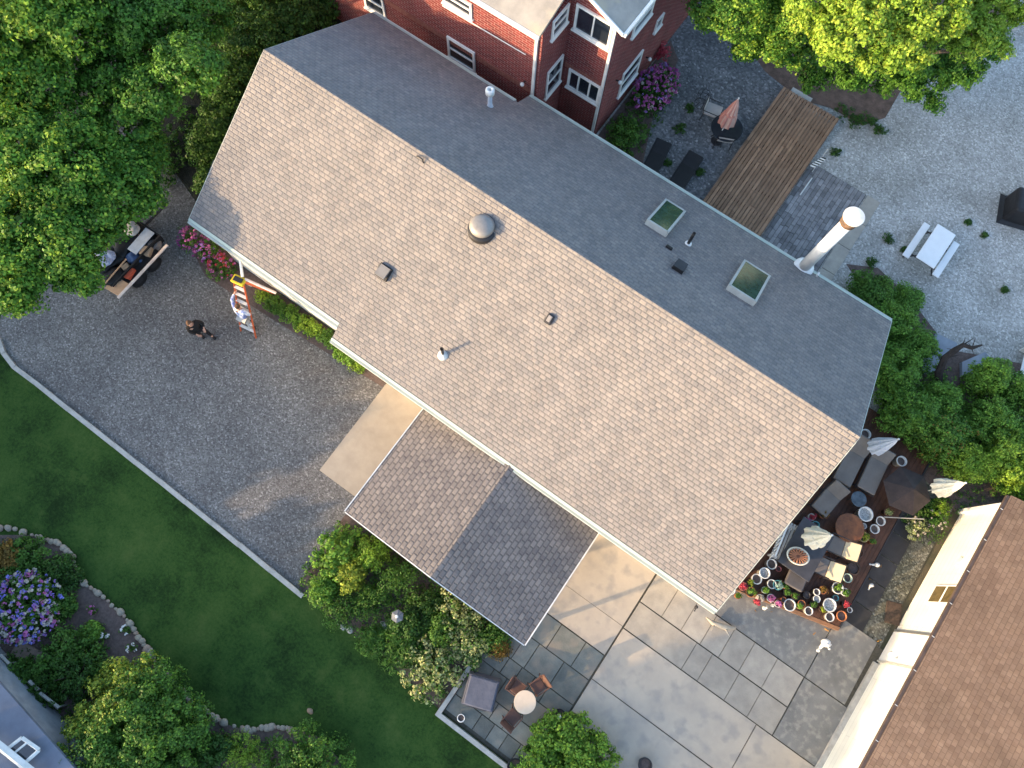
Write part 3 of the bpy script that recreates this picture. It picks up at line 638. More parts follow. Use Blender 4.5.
# ================================================================== RIGHT-HAND HOUSE
_f = R(-1.2); _pv = Vector((-5.84, 7, 0)); _l = _pv - Matrix.Rotation(_f, 3, 'Z') @ _pv
rh = thing('neighbour_house', 'white-walled house with brown shingled roof in the bottom right corner', 'house', tuple(_l), _f)
XW = -5.84
b = MB(); b.bx(-16, XW, -2.55, 20, 0, 2.62); b.build('wall', vinyl, rh)
b = MB(); b.slab3([(XW + .21, -2.75, 2.62), (-11, -2.75, 4.7), (-11, 20, 4.7), (XW + .21, 20, 2.62)], .1)
b.slab3([(-16.5, -2.75, 2.62), (-11, -2.75, 4.7), (-11, 20, 4.7), (-16.5, 20, 2.62)], .1)
rr_ = b.build('roof', shingle_br, rh)
b = MB(); b.bx(XW + .213, XW + .30, -2.7, 20, 2.49, 2.60); b.build('gutter', pmat('brown_gutter', (.10, .07, .06), (.06, .045, .04)), rr_)
for i in range(11): MB().bx(XW + .22, XW + .30, -2.2 + i * 1.15, -2.185 + i * 1.15, 2.602, 2.612).build('gutter_hanger', metal_w, rr_)
b = MB(); b.add([(-15.9, -2.56, 2.62), (XW, -2.56, 2.62), (-11, -2.56, 4.55)], [(0, 2, 1)]); b.build('gable', vinyl, rh)
wa, wb_, wc_ = PX(926, 600, XW), PX(957, 585, XW), PX(932.6, 585, XW); wy0, wy1, wz0, wz1 = wb_.y, wa.y, wa.z, wb_.z
print('WIN', wy0, wy1, wz0, wz1)
f = MB().bx(XW + .002, XW + .05, wy0 - .06, wy1 + .06, wz0 - .07, wz1 + .07).build('window', white, rh)
pn = pmat('ochre_pane', (.16, .12, .05), (.09, .07, .035), scale=6, rough=.1, spec=.8)
for a, c in ((wz0, wz0 + (wz1 - wz0) * .46), (wz0 + (wz1 - wz0) * .54, wz1)): MB().bx(XW + .051, XW + .056, wy0, wy1, a, c).build('pane', pn, f)
f = MB().bx(XW + .002, XW + .045, 2.28, 3.35, .02, 2.2).build('door', white, rh)
MB().bx(XW + .046, XW + .055, 2.2, 2.26, .02, 2.25).build('door_trim', alu, f)
MB().bx(XW + .046, XW + .07, 3.37, 3.44, .02, 2.25).build('door_trim', kerbm, f)
MB().blob((XW + .08, 3.2, 1.0), .04).build('handle', alu, f)
f = MB().bx(XW + .0, XW + .12, -2.6, -2.45, .02, 2.4).build('corner_board', white, rh)
MB().bx(XW + .002, XW + .05, -.6, -.3, 1.35, 1.5).build('wall_vent', metal_w, rh)
b = MB(); b.bx(XW + .003, XW + .16, 3.5, 20, -.02, .14); b.build('plinth', kerbm, rh)

# ================================================================== GREY HOUSE, bottom left corner
gh = thing('grey_house', 'blue-grey roof with white framed roof window cutting the bottom left corner', 'house', (0, 0, 0))
a0, a1 = P(-2, 681, 1.90), P(76, 770, 1.90); dv = (a1 - a0).normalized(); nv = Vector((-dv.y, dv.x, 0))
if nv.y < 0: nv = -nv
e0, e1 = a0 - dv * 6, a1 + dv * 3
gr = pmat('blue_grey_roof', (.17, .19, .24), (.12, .135, .175), scale=1.2, rough=.6, bump=.2)
ru = lambda p, d, z: (p.x + nv.x * d, p.y + nv.y * d, z)
b = MB(); b.slab3([ru(e0, 0, 1.90), ru(e1, 0, 1.90), ru(e1, 1.5, 2.10), ru(e0, 1.5, 2.10)], .1); b.slab3([ru(e0, 1.5, 2.10), ru(e1, 1.5, 2.10), ru(e1, 5.5, 2.30), ru(e0, 5.5, 2.30)], .1)
g_roof = b.build('roof', gr, gh)
b = MB(); b.add([ru(e0, .3, 0), ru(e1, .3, 0), ru(e1, 5.5, 0), ru(e0, 5.5, 0), ru(e0, .3, 1.85), ru(e1, .3, 1.85), ru(e1, 5.5, 1.85), ru(e0, 5.5, 1.85)], [(0, 1, 5, 4), (1, 2, 6, 5), (2, 3, 7, 6), (3, 0, 4, 7)])
b.build('wall', pmat('grey_siding', (.35, .37, .40)), gh)
b = MB(); p0, p1 = P(-30, 722, 2.22), P(36, 775, 2.22); b.tube([p0, p1], .11, 4); b.build('roof_trim', metal_w, g_roof)
q = [P(x, y, 2.14) for x, y in ((5, 751), (22, 738), (39, 750), (21, 766))]
b = MB()
for i in range(4): b.tube([q[i], q[(i + 1) % 4]], .06, 4)
f = b.build('roof_window', metal_w, g_roof); b = MB(); b.slab3([v_ + Vector((0, 0, .02)) for v_ in q], .04); b.build('pane', glass_d, f)
b = MB(); m0 = q[0].lerp(q[3], .5); m1 = q[1].lerp(q[2], .5); b.tube([q[0].lerp(q[3], .35) + Vector((0, 0, .03)), q[1].lerp(q[2], .35) + Vector((0, 0, .03))], .03, 4); b.build('glazing_bar', metal_w, f)
# ================================================================== TREES
def lob(lst): return [((P(x, y, z).x, P(x, y, z).y, z), (r, r, r * .72)) for x, y, z, r in lst]
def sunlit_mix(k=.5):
    def f(C, rg):   # second leaf colour more often higher up: sunlight put into the colour
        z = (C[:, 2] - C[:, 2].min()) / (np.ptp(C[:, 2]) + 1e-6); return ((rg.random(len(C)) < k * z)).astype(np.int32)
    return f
p = P(60, 190); 
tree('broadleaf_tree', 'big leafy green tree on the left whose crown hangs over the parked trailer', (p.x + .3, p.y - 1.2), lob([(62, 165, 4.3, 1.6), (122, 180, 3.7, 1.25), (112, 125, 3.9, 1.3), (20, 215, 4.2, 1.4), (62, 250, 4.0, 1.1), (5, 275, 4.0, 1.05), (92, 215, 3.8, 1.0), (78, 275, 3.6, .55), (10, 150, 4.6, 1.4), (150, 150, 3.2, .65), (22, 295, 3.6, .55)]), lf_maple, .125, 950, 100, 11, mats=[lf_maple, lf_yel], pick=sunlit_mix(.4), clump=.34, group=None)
p = P(150, 60)
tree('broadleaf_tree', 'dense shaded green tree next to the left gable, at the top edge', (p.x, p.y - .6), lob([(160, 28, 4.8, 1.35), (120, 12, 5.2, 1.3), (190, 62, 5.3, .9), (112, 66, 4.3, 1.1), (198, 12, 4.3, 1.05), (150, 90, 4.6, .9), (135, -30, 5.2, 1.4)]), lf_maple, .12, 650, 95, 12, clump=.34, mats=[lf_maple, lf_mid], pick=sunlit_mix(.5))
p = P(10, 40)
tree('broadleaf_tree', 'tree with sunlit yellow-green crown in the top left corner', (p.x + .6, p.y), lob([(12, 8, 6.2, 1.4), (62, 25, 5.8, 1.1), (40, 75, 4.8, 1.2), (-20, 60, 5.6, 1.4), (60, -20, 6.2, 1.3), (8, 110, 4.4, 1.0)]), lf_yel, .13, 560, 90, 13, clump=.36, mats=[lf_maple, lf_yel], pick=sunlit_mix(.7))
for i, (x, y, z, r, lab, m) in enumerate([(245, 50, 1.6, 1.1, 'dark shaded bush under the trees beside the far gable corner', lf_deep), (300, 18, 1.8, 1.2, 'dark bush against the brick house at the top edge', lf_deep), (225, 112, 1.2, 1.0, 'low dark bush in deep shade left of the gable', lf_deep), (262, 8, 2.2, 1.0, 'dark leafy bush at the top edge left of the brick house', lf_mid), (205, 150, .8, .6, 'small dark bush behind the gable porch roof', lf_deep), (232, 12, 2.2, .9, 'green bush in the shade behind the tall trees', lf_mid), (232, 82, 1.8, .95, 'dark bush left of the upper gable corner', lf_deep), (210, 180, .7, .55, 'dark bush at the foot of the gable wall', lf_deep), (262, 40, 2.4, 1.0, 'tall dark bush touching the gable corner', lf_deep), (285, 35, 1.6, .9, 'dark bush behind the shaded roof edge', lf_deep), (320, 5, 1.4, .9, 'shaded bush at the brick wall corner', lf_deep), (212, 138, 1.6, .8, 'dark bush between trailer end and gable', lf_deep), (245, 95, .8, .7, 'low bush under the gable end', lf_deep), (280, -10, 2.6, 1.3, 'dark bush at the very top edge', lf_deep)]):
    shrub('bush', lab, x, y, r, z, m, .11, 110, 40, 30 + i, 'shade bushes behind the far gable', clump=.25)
p = P(900, 30)
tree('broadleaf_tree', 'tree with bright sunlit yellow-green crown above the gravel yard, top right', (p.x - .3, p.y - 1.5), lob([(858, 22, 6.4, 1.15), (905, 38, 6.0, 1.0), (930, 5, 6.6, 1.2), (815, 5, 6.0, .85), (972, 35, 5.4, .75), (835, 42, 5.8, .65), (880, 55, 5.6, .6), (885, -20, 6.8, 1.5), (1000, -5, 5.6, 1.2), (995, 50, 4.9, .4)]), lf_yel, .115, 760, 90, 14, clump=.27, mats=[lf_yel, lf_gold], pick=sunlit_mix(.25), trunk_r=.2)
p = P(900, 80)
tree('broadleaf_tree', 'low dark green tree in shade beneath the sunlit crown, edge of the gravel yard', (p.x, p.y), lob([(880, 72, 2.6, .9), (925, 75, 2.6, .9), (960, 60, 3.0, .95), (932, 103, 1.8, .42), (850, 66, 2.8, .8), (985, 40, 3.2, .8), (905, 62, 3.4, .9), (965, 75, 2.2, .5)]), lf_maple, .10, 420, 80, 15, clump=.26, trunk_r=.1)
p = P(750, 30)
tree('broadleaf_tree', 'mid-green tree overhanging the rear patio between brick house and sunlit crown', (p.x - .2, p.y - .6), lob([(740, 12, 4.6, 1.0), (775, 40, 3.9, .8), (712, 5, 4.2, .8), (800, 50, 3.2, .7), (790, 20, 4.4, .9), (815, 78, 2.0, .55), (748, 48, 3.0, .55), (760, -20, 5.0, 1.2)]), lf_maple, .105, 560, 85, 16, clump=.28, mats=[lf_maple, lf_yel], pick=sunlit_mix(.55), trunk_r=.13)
for i, (x, y, r) in enumerate([(800, 158, .35), (836, 152, .22), (880, 130, .3), (872, 122, .22), (888, 238, .25), (680, 128, .3), (845, 112, .5), (855, 122, .35), (862, 118, .4), (745, 160, .25), (668, 162, .2), (700, 172, .18), (905, 250, .15), (985, 235, .15), (968, 222, .12), (1005, 290, .12), (690, 108, .2), (870, 262, .3)]):
    shrub('weed_clump', ['green weed clump by the striped flag', 'small weed clump right of the striped flag', 'low weeds on the gravel below the tree', 'tiny weeds at the edge of the gravel', 'small weed by the flue cap', 'grass tuft between the patio chairs', 'wide weed patch on the dirt by the deck end', 'weed patch beside the wide one', 'dark weed patch under the low tree', 'weed at the edge of the wooden deck', 'weed tuft between the two black loungers', 'weed tuft right of the black loungers', 'weed left of the picnic table', 'weed right of the picnic table', 'tiny weed above the picnic table', 'tiny weed far down the gravel yard', 'weed tuft left of the wire stand', 'weed patch between paved strip and hedge'][i], x, y, r, .18, lf_deep, .06, 40, 18, 60 + i, 'weeds in the gravel', clump=.08)

# ------------------------------------------------------------------ right hedge of separate shrubs
lf_hedge = leafmat('leaf_hedge_green', (.17, .32, .045), (.09, .21, .03))
hs = [(868, 292, .75, 1.3, lf_mid, 'dark shrub tucked under the flue at the back eave'), (893, 322, .85, 1.5, lf_hedge, 'shaded shrub at the back right roof corner'), (905, 300, .55, 1.0, lf_hedge, 'small leafy shrub on the gravel edge right of the flue'),
      (893, 368, .9, 1.7, lf_hedge, 'dark green shrub against the right rake of the long roof'), (915, 345, .6, 1.4, lf_hedge, 'shrub with its edge on the gravel above the grey stones'), (903, 412, .95, 1.8, lf_hedge, 'shrub left of the leaning bare branch'),
      (938, 400, .65, 1.5, lf_hedge, 'shrub partly over the bare branch'), (985, 378, .62, 1.9, lf_bright, 'rounded light green shrub right of the bare branch'), (945, 440, .95, 1.8, lf_hedge, 'broad green shrub above the cream umbrella'),
      (990, 425, .9, 1.7, lf_hedge, 'green shrub in the middle of the right hedge'), (1015, 395, .8, 1.6, lf_hedge, 'dark shrub at the right edge by the gravel'), (1008, 462, 1.0, 1.9, lf_yel, 'sunlit yellow-green shrub above the brown roof'),
      (965, 462, .7, 1.5, lf_yel, 'sunlit shrub between cream umbrella and brown roof'), (1040, 440, 1.1, 1.8, lf_hedge, 'shrub running out of the right edge'), (925, 425, .7, 1.4, lf_mid, 'dark shrub behind the white closed umbrella'),
      (1035, 490, 1.0, 1.6, lf_bright, 'bright shrub at the right edge behind the brown roof')]  # leaf colours brightened and yellowed to hold sunlight on the hedge
for i, (x, y, r, h, m, lab) in enumerate(hs): shrub('shrub', lab, x, y, r, h, m, .085, 210, 46, 80 + i, 'shrubs in the hedge right of the long house', clump=.2, mats=[m, lf_mid, lf_orange] if i == 8 else None, pick=(lambda C, rg: np.where(rg.random(len(C)) < .06, 2, rg.integers(0, 2, len(C))).astype(np.int32)) if i == 8 else None)

# ------------------------------------------------------------------ bed before the carport
fs = [(340, 553, .85, 1.3, lf_bright, .12, 'large-leaved green shrub at the carport corner, sunlit on top'), (322, 590, .55, .9, lf_bright, .09, 'bright green shrub at the kerb end of the carport bed'),
      (352, 572, .6, 1.2, lf_gold, .10, 'yellow-green shrub second from the carport corner'), (372, 553, .55, 1.2, lf_yel, .08, 'yellow-tipped shrub tight under the carport edge'),
      (398, 575, .75, 1.1, lf_mid, .07, 'feathery green conifer beneath the carport edge'), (340, 612, .7, .8, lf_mid, .06, 'low round clipped shrub next to the lawn'),
      (370, 600, .6, .8, lf_mid, .06, 'small rounded shrub between the clipped shrub and the lantern'), (425, 608, .7, .6, lf_deep, .08, 'dark shrub right of the lantern'),
      (398, 648, .85, .6, lf_mid, .16, 'spiky daylily clump under the lantern'), (372, 640, .5, .5, lf_mid, .14, 'small daylily clump at the lawn edge'),
      (458, 605, .85, .8, lf_varie, .10, 'pale variegated shrub near the carport post'), (432, 668, 1.0, .75, lf_varie, .11, 'pale cream-leaved shrub spilling over the lawn by the patio kerb'),
      (465, 645, .75, .55, lf_varie, .10, 'pale variegated shrub beside the patio kerb'), (493, 632, .6, .5, lf_mid, .08, 'green shrub at the right end of the carport bed'), (500, 648, .3, .4, lf_orange, .06, 'small reddish-orange shrub at the patio corner'),
      (405, 625, .5, .7, lf_deep, .09, 'dark leafy plant right under the lantern'), (440, 630, .55, .7, lf_mid, .08, 'mid-green plant among the pale variegated shrubs')]
for i, (x, y, r, h, m, sz, lab) in enumerate(fs):
    spiky = 'daylily' in lab
    mm = [m, lf_mid] if m is lf_varie else None
    shrub('daylily' if spiky else 'shrub', lab, x, y, r, h, m, sz, 120, 26, 120 + i, 'shrubs in the bed before the carport', clump=.17, aspect=.18 if spiky else .6, mats=mm, pick=(lambda C, rg: (rg.random(len(C)) < .3).astype(np.int32)) if mm else None, cat='daylily' if spiky else 'shrub')
# ------------------------------------------------------------------ lower-left garden
shrub('round_shrub', 'largest rounded green shrub at the bottom left with a sun-yellow left side', 138, 730, 2.2, 2.1, lf_mid, .09, 800, 70, 160, clump=.22, mats=[lf_mid, lf_bright, lf_gold], pick=lambda C, rg: np.where(rg.random(len(C)) < np.clip((C[:, 0] - .4) / 1.6, 0, .8), 2, (rg.random(len(C)) < .3)).astype(np.int32))  # sun-yellow of the left side put into the leaf colours
shrub('round_shrub', 'rounded fine-leaved shrub at the bottom edge beside the lawn', 306, 776, 1.45, 1.3, lf_mid, .08, 380, 40, 161, clump=.18, mats=[lf_mid, lf_bright], pick=sunlit_mix(.3))
shrub('round_shrub', 'bright glossy green bush at the bottom edge of the patio', 572, 778, 1.75, 1.1, lf_bright, .10, 520, 60, 162, clump=.22, mats=[lf_bright, lf_yel], pick=sunlit_mix(.5))
gs = [(76, 648, .8, .9, lf_mid, 'leafy green shrub right of the blue hydrangea'), (75, 675, 1.0, 1.0, lf_deep, 'dark green shrub between hydrangea and big round shrub'), (55, 665, .7, .7, lf_mid, 'small shrub by the white rails'), (25, 560, .8, .4, lf_mid, 'low green ground plant above the hydrangea'),
      (60, 575, .7, .4, lf_deep, 'low plant inside the curve of the stone edging'), (5, 558, .5, .5, lf_orange, 'orange-brown plant at the left edge'), (18, 675, .6, .5, lf_mid, 'fern-like plant by the grey roof'), (245, 755, .7, .6, lf_yel, 'spiky yellow-green grass clump between the two round shrubs'),
      (215, 750, .6, .6, lf_deep, 'dark plant beside the big round shrub'), (45, 690, .6, .5, lf_deep, 'dark plant by the roof eave'), (93, 632, .28, .35, lf_bright, 'small bright plant on the mulch'), (62, 606, .45, .5, lf_mid, 'green plant touching the hydrangea'), (8, 590, .6, .6, lf_deep, 'dark plant at the left edge by the hydrangea'), (100, 672, .4, .5, lf_mid, 'green plant on the mulch over the big round shrub')]
for i, (x, y, r, h, m, lab) in enumerate(gs): shrub('garden_plant', lab, x, y, r, h, m, .09, 110, 26, 180 + i, 'plants in the lower-left bed', clump=.15, cat='plant', aspect=.2 if 'spiky' in lab else .62)

def mkflower(name, col, col2=None, em=0):
    return pmat(name, col, col2 or tuple(c * .7 for c in col), scale=9, rough=.8, island=.3, transl=.15)
fl_blue, fl_pur, fl_pink, fl_mag, fl_pale, fl_red = mkflower('petal_blue', (.22, .22, .62)), mkflower('petal_purple', (.36, .20, .55)), mkflower('petal_pink', (.50, .15, .36)), mkflower('petal_magenta', (.34, .07, .26)), mkflower('petal_pale', (.50, .46, .40)), mkflower('petal_red', (.48, .06, .09))
def blossoms(t, n, rad, h, mats, hr=.1, seed=1, rx=1, ry=1, weights=None, zc=.45):
    rr = random.Random(seed); b = MB()
    for i in range(n):
        a = rr.uniform(0, 6.283); el = math.asin(rr.uniform(.15, 1)); q = rr.uniform(.9, 1.08)
        c = (math.cos(a) * math.cos(el) * rad * q * rx, math.sin(a) * math.cos(el) * rad * q * ry, h * zc + math.sin(el) * h * .55 * q)
        b.m = rr.choices(range(len(mats)), weights)[0]; r = hr * rr.uniform(.6, 1.2)
        # a head is a cluster of petals
        for k in range(9):
            d = Vector((rr.gauss(0, 1), rr.gauss(0, 1), abs(rr.gauss(0, 1)) + .3)).normalized(); u_ = d.orthogonal().normalized(); v_ = d.cross(u_); pp = Vector(c) + d * r * .8; s_ = r * .5
            b.add([pp + u_ * s_, pp + v_ * s_ + d * .01, pp - u_ * s_, pp - v_ * s_ + d * .01], [(0, 1, 2, 3)])
    o = b.build('blossoms', mats, t); o['kind'] = 'stuff'; return o
t = shrub('hydrangea', 'hydrangea with blue and purple flower heads in the lower-left bed', 28, 608, 1.15, 1.1, lf_mid, .10, 220, 26, 200, clump=.16)
blossoms(t, 330, 1.12, 1.1, [fl_blue, fl_pur, fl_pale, fl_pink], .07, 1, weights=[3, 3, 4, 2])
t = shrub('hydrangea', 'pink flowering hydrangea against the brick house wall', 655, 90, .95, 1.1, lf_deep, .10, 180, 26, 201, clump=.16, rx=.85, ry=1.25)
blossoms(t, 230, .93, 1.1, [fl_pink, fl_mag, fl_pur, fl_pale], .075, 2, rx=.85, ry=1.25, weights=[5, 4, 2, 1])
shrub('bush', 'green bush below the pink hydrangea by the rear eave', 628, 133, .8, .8, lf_mid, .09, 130, 26, 202, clump=.16)
shrub('bush', 'red-leaved small bush at the far end of the brick wall', 661, 52, .35, .9, fl_red, .08, 40, 20, 203, clump=.12)
for i, (x, y, lab) in enumerate([(192, 240, 'magenta flowering bush at the far end of the front bed'), (208, 252, 'purple-pink flowering bush in the middle of the front flower row'), (222, 268, 'red-pink flowering bush nearest the ladder')]):
    t = shrub('flower_bush', lab, x, y, .5, .7, lf_mid, .08, 60, 22, 210 + i, 'flowering bushes along the front wall', clump=.12)
    blossoms(t, 55, .5, .7, [[fl_mag, fl_pink], [fl_pur, fl_pink, fl_mag], [fl_red, fl_pink]][i], .06, 20 + i)
for i, (x, y, r, lab) in enumerate([(288, 313, .4, 'low yellow-green plant along the white wall, nearest the ladder'), (306, 325, .4, 'second low plant along the white wall'), (325, 337, .38, 'third low plant along the white wall'), (342, 352, .36, 'low plant at the step of the front eave'), (358, 364, .34, 'last low plant before the concrete pad'), (272, 303, .35, 'leafy plant by the ladder feet'), (297, 320, .33, 'yellowish plant between the first and second along the white wall'), (316, 331, .33, 'plant between the second and third along the white wall'), (334, 344, .3, 'small plant just before the eave step'), (350, 358, .28, 'small plant just after the eave step'), (264, 296, .3, 'plant behind the ladder rear rails'), (280, 308, .32, 'pale green plant right of the ladder')]):
    shrub('bed_plant', lab, x, y, r, .45, [lf_bright, lf_yel, lf_mid][i % 3], .07, 50, 22, 220 + i, 'low plants in the front bed', clump=.11, cat='plant')
# small white flowers on the mulch
for i, (x, y, lab) in enumerate([(59, 572, 'white flower tuft among green leaves inside the stone curve'), (126, 630, 'white flowers on the mulch near the edging'), (104, 636, 'pale round flower head above the mulch'), (132, 648, 'small white flowers nearest the big round shrub'), (92, 610, 'tiny pink flowers on the mulch')]):
    t = shrub('flower_tuft', lab, x, y, .16, .25, lf_mid, .05, 14, 14, 230 + i, 'flower tufts on the mulch', clump=.06, cat='flower')
    blossoms(t, 8, .15, .25, [fl_pink if i == 4 else white], .045, 40 + i)

# low ground cover filling the beds (nobody could count it)
def cover(name, poly, n, h, m, size, seed, label_mats=None):
    rg = np.random.default_rng(seed); pts = np.array([tuple(P(x, y, h * .5))[:2] for x, y in poly]); lo, hi = pts.min(0), pts.max(0); q = rg.uniform(lo, hi, (n * 3, 2)); ins = np.zeros(len(q), bool); k = len(pts)
    for i in range(k):
        a, c = pts[i], pts[(i + 1) % k]; cond = ((a[1] > q[:, 1]) != (c[1] > q[:, 1])) & (q[:, 0] < (c[0] - a[0]) * (q[:, 1] - a[1]) / (c[1] - a[1] + 1e-9) + a[0]); ins ^= cond
    q = q[ins][:n]; lobes = [((x, y, h * .3), (.16, .16, h * .5)) for x, y in q]
    o = leaves(name, m, lobes, size, len(q) * 3, 12, seed, None, clump=.12, mats=label_mats); o['kind'] = 'stuff'; return o
cover('ground_cover', [(350, 512), (308, 560), (300, 588), (340, 620), (395, 660), (440, 700), (490, 650), (520, 650), (430, 560)], 420, .4, lf_mid, .08, 401, [lf_mid, lf_deep, lf_bright])
cover('ground_cover', [(0, 540), (40, 542), (62, 556), (62, 590), (66, 622), (76, 655), (100, 690), (150, 712), (200, 722), (240, 735), (300, 735), (330, 768), (80, 768), (40, 700), (0, 650)], 420, .25, lf_deep, .08, 402, [lf_mid, lf_deep])
cover('ground_cover', [(850, 268), (905, 300), (928, 330), (950, 375), (1024, 395), (1024, 490), (960, 480), (900, 440), (880, 400), (885, 330)], 700, 1.0, lf_mid, .09, 403, [lf_hedge, lf_mid])
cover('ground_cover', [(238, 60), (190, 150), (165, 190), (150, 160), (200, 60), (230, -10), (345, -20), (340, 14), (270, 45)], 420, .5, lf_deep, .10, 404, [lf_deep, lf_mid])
cover('ground_cover', [(600, 150), (625, 105), (650, 70), (672, 100), (640, 150), (622, 160)], 70, .3, lf_deep, .08, 405, [lf_deep, lf_mid])
cover('ground_cover', [(905, 515), (960, 480), (1000, 492), (965, 510), (935, 545), (905, 535)], 60, .3, lf_deep, .07, 406, [lf_deep, lf_mid])
lf_grass = leafmat('blade_of_grass', (.062, .125, .024), (.034, .075, .015), transl=.2)
cover('grass_tufts', [(-10, 365), (16, 376), (36, 390), (160, 488), (300, 602), (345, 632), (400, 672), (442, 715), (505, 768), (350, 775), (325, 738), (290, 723), (216, 718), (194, 700), (166, 665), (146, 640), (126, 612), (96, 586), (82, 574), (76, 554), (58, 538), (-10, 522)], 2800, .05, lf_grass, .05, 408)
cover('fallen_leaves', [(700, 20), (760, 75), (830, 110), (880, 120), (910, 90), (980, 60), (1000, 0)], 60, .06, lf_deep, .07, 407, [lf_deep, lf_mid])

# ------------------------------------------------------------------ stone edging, one stone each
path = [(0, 528), (15, 529), (32, 535), (40, 537), (48, 540), (56, 542), (62, 546), (67, 551), (73, 556), (75, 566), (77, 577), (84, 583), (91, 588), (98, 593), (108, 601), (116, 609), (124, 616), (130, 624), (136, 633), (142, 641), (147, 649), (151, 655), (155, 661), (162, 667), (168, 675), (175, 684), (182, 692), (190, 701), (203, 709), (212, 716), (219, 720), (226, 724), (243, 729), (250, 731), (258, 729), (267, 728), (275, 727), (283, 728), (290, 730), (296, 732)]
path = [q_ for a_, b_ in zip(path, path[1:]) for q_ in (a_, ((a_[0] + b_[0]) / 2 + random.uniform(-1, 1), (a_[1] + b_[1]) / 2 + random.uniform(-1, 1)))]
for i, (x, y) in enumerate(path):
    c = P(x, y, .06); s_ = random.uniform(.055, .14)
    o = MB().blob((0, 0, 0), (s_, s_ * random.uniform(.7, 1), s_ * .6), i, .12).build('edging_stone', [stonem, pmat('fieldstone_pink', (.34, .26, .20), (.22, .17, .13), scale=6)][i % 4 == 0], None, True, (c.x, c.y, .06))
    tag(o, 'pinkish rounded fieldstone in the curved edging between lawn and lower-left bed' if i % 4 == 0 else 'pale grey rounded fieldstone in the curved edging between lawn and lower-left bed', 'stone', 'edging stones of the lower-left bed')
for i, (x, y) in enumerate([(385, 626), (395, 632), (403, 638), (410, 645), (416, 652), (342, 626), (350, 630)]):
    c = P(x, y, .04); o = MB().blob((0, 0, 0), (random.uniform(.12, .2), .11, .07), i + 50, .12).build('edging_stone', kerbm, None, True, (c.x, c.y, .04))
    tag(o, 'grey stone at the lawn edge of the bed before the carport', 'stone', 'edging stones before the carport')
c = P(310, 711, .03); tag(MB().blob((0, 0, 0), (.10, .08, .06), 3, .2).build('stone', pmat('tan_stone', (.34, .24, .16)), None, True, (c.x, c.y, .03)), 'single tan stone lying on the lawn', 'stone')

# ================================================================== TREE LINE TOWARDS THE SUN (outside the picture, it shades the lawn)
u_ = Vector((math.cos(SUN_AZ), math.sin(SUN_AZ), 0)); w_ = Vector((-u_.y, u_.x, 0)); C0 = Vector((cp.x, cp.y, 0)); TN = math.tan(SUN_EL)
def hedge(a0, a1, z30, D=26., seed=1, lab='', dz=.0):  # one piece of the unseen tree row that shades the lawn
    top = z30 - (30 - D) * TN; am = (a0 + a1) / 2; c = C0 + u_ * D + w_ * am; ang = math.atan2(w_.y, w_.x)
    t = thing('offscreen_tree', lab, 'tree', (c.x, c.y, 0), ang, 'unseen tree line shading the lawn'); L_ = abs(a1 - a0); rr = random.Random(seed)
    b = MB(); b.tube([(0, 0, 0), (0, 0, top * .9)], [.16, .05], 8); b.build('trunk', bark, t)
    b = MB(); n = max(2, int(L_ / .8))
    for i in range(n):
        x = -L_ / 2 + L_ * (i + .5) / n
        b.blob((x, 0, top * .47), (L_ / n * .75, .55, top * .50), seed * 10 + i, .04)
    b.build('light_block_core', lf_deep, t)  # solid core added inside the row to stop light leaking through
    lo = []
    for i in range(n * 2):
        x = -L_ / 2 + L_ * (i + .5) / n / 2
        for z in np.arange(.6, top, .7): lo.append(((x, 0, min(z, top - .72)), (.45, .7, .45)))
    leaves('crown', lf_deep, lo, .16, 60 * n + 8 * len(lo), 16, seed, t, clump=.2)
    return t
segs = [(-30, -26, 6.2), (-26, -22, 6.0), (-22, -18, 6.2), (-18, -14, 6.1), (-14, -11.4, 6.5), (-11.4, -8.8, 6.5), (-8.8, -6.5, 6.45), (-6.5, -5.9, 6.15), (-5.9, -4.5, 5.25), (-4.5, -1.2, 5.9), (-1.2, 1.2, 6.2), (1.2, 3.5, 6.5), (3.9, 5.6, 9.25), (5.6, 9, 9.9), (9, 13, 9.8)]  # unseen row, tops shaped so its shade leaves the sunlit gaps
for i, (a, c, z) in enumerate(segs): hedge(a, c, z, 26, 300 + i, 'unseen dense evergreen in the row shaped to shade the lawn')
# ================================================================== OBJECTS
def closed_umbrella(x, y, z0, h, r, m, lab, name='closed_umbrella', stripes=None, base=True, low=.35, lean=(0, 0), group=None, fl=.5):
    """canopy folded around its pole: pleated skirt from below the crank to the tip"""
    t = thing(name, lab, 'umbrella', (x, y, z0), random.uniform(0, 3), group)
    MB().tube([(0, 0, 0), (0, 0, h + .06)], .02, 8).build('pole', metal_w, t)
    if base: MB().lathe([(.22, 0), (.23, .04), (.06, .08), (.03, .2)], n=20).build('base', darkm, t)
    b = MB(); n = 32; prof = [(r, h * low), (r * .92, h * (low + .12)), (r * .70, h * .70), (r * .42, h * .87), (.03, h)]
    vs = []
    for i, (q, z) in enumerate(prof):
        for j in range(n):
            a = 2 * math.pi * j / n; k = 1 if j % 4 < 2 else .78; k = k if i < 4 else 1; zz = z + (.06 * (j % 4 == 0) - .04 * (j % 8 == 3) if i == 0 else 0)
            vs.append((math.cos(a) * q * k, math.sin(a) * q * k, zz))
    b.add(vs, []); nm = len(prof)
    for i in range(nm - 1):
        for j in range(n):
            b.f.append((i * n + j, i * n + (j + 1) % n, (i + 1) * n + (j + 1) % n, (i + 1) * n + j)); b.fm.append(1 if stripes and (j // 2) % 2 else 0)
    b.build('canopy', [m, stripes] if stripes else m, t)
    MB().lathe([(r * .50, h * .68), (r * .66, h * .685), (r * .66, h * .71), (r * .5, h * .715)], n=20).build('strap', m, t)
    MB().blob((0, 0, h + .07), .035, 1, 0, 2).build('finial', metal_w, t)
    return t

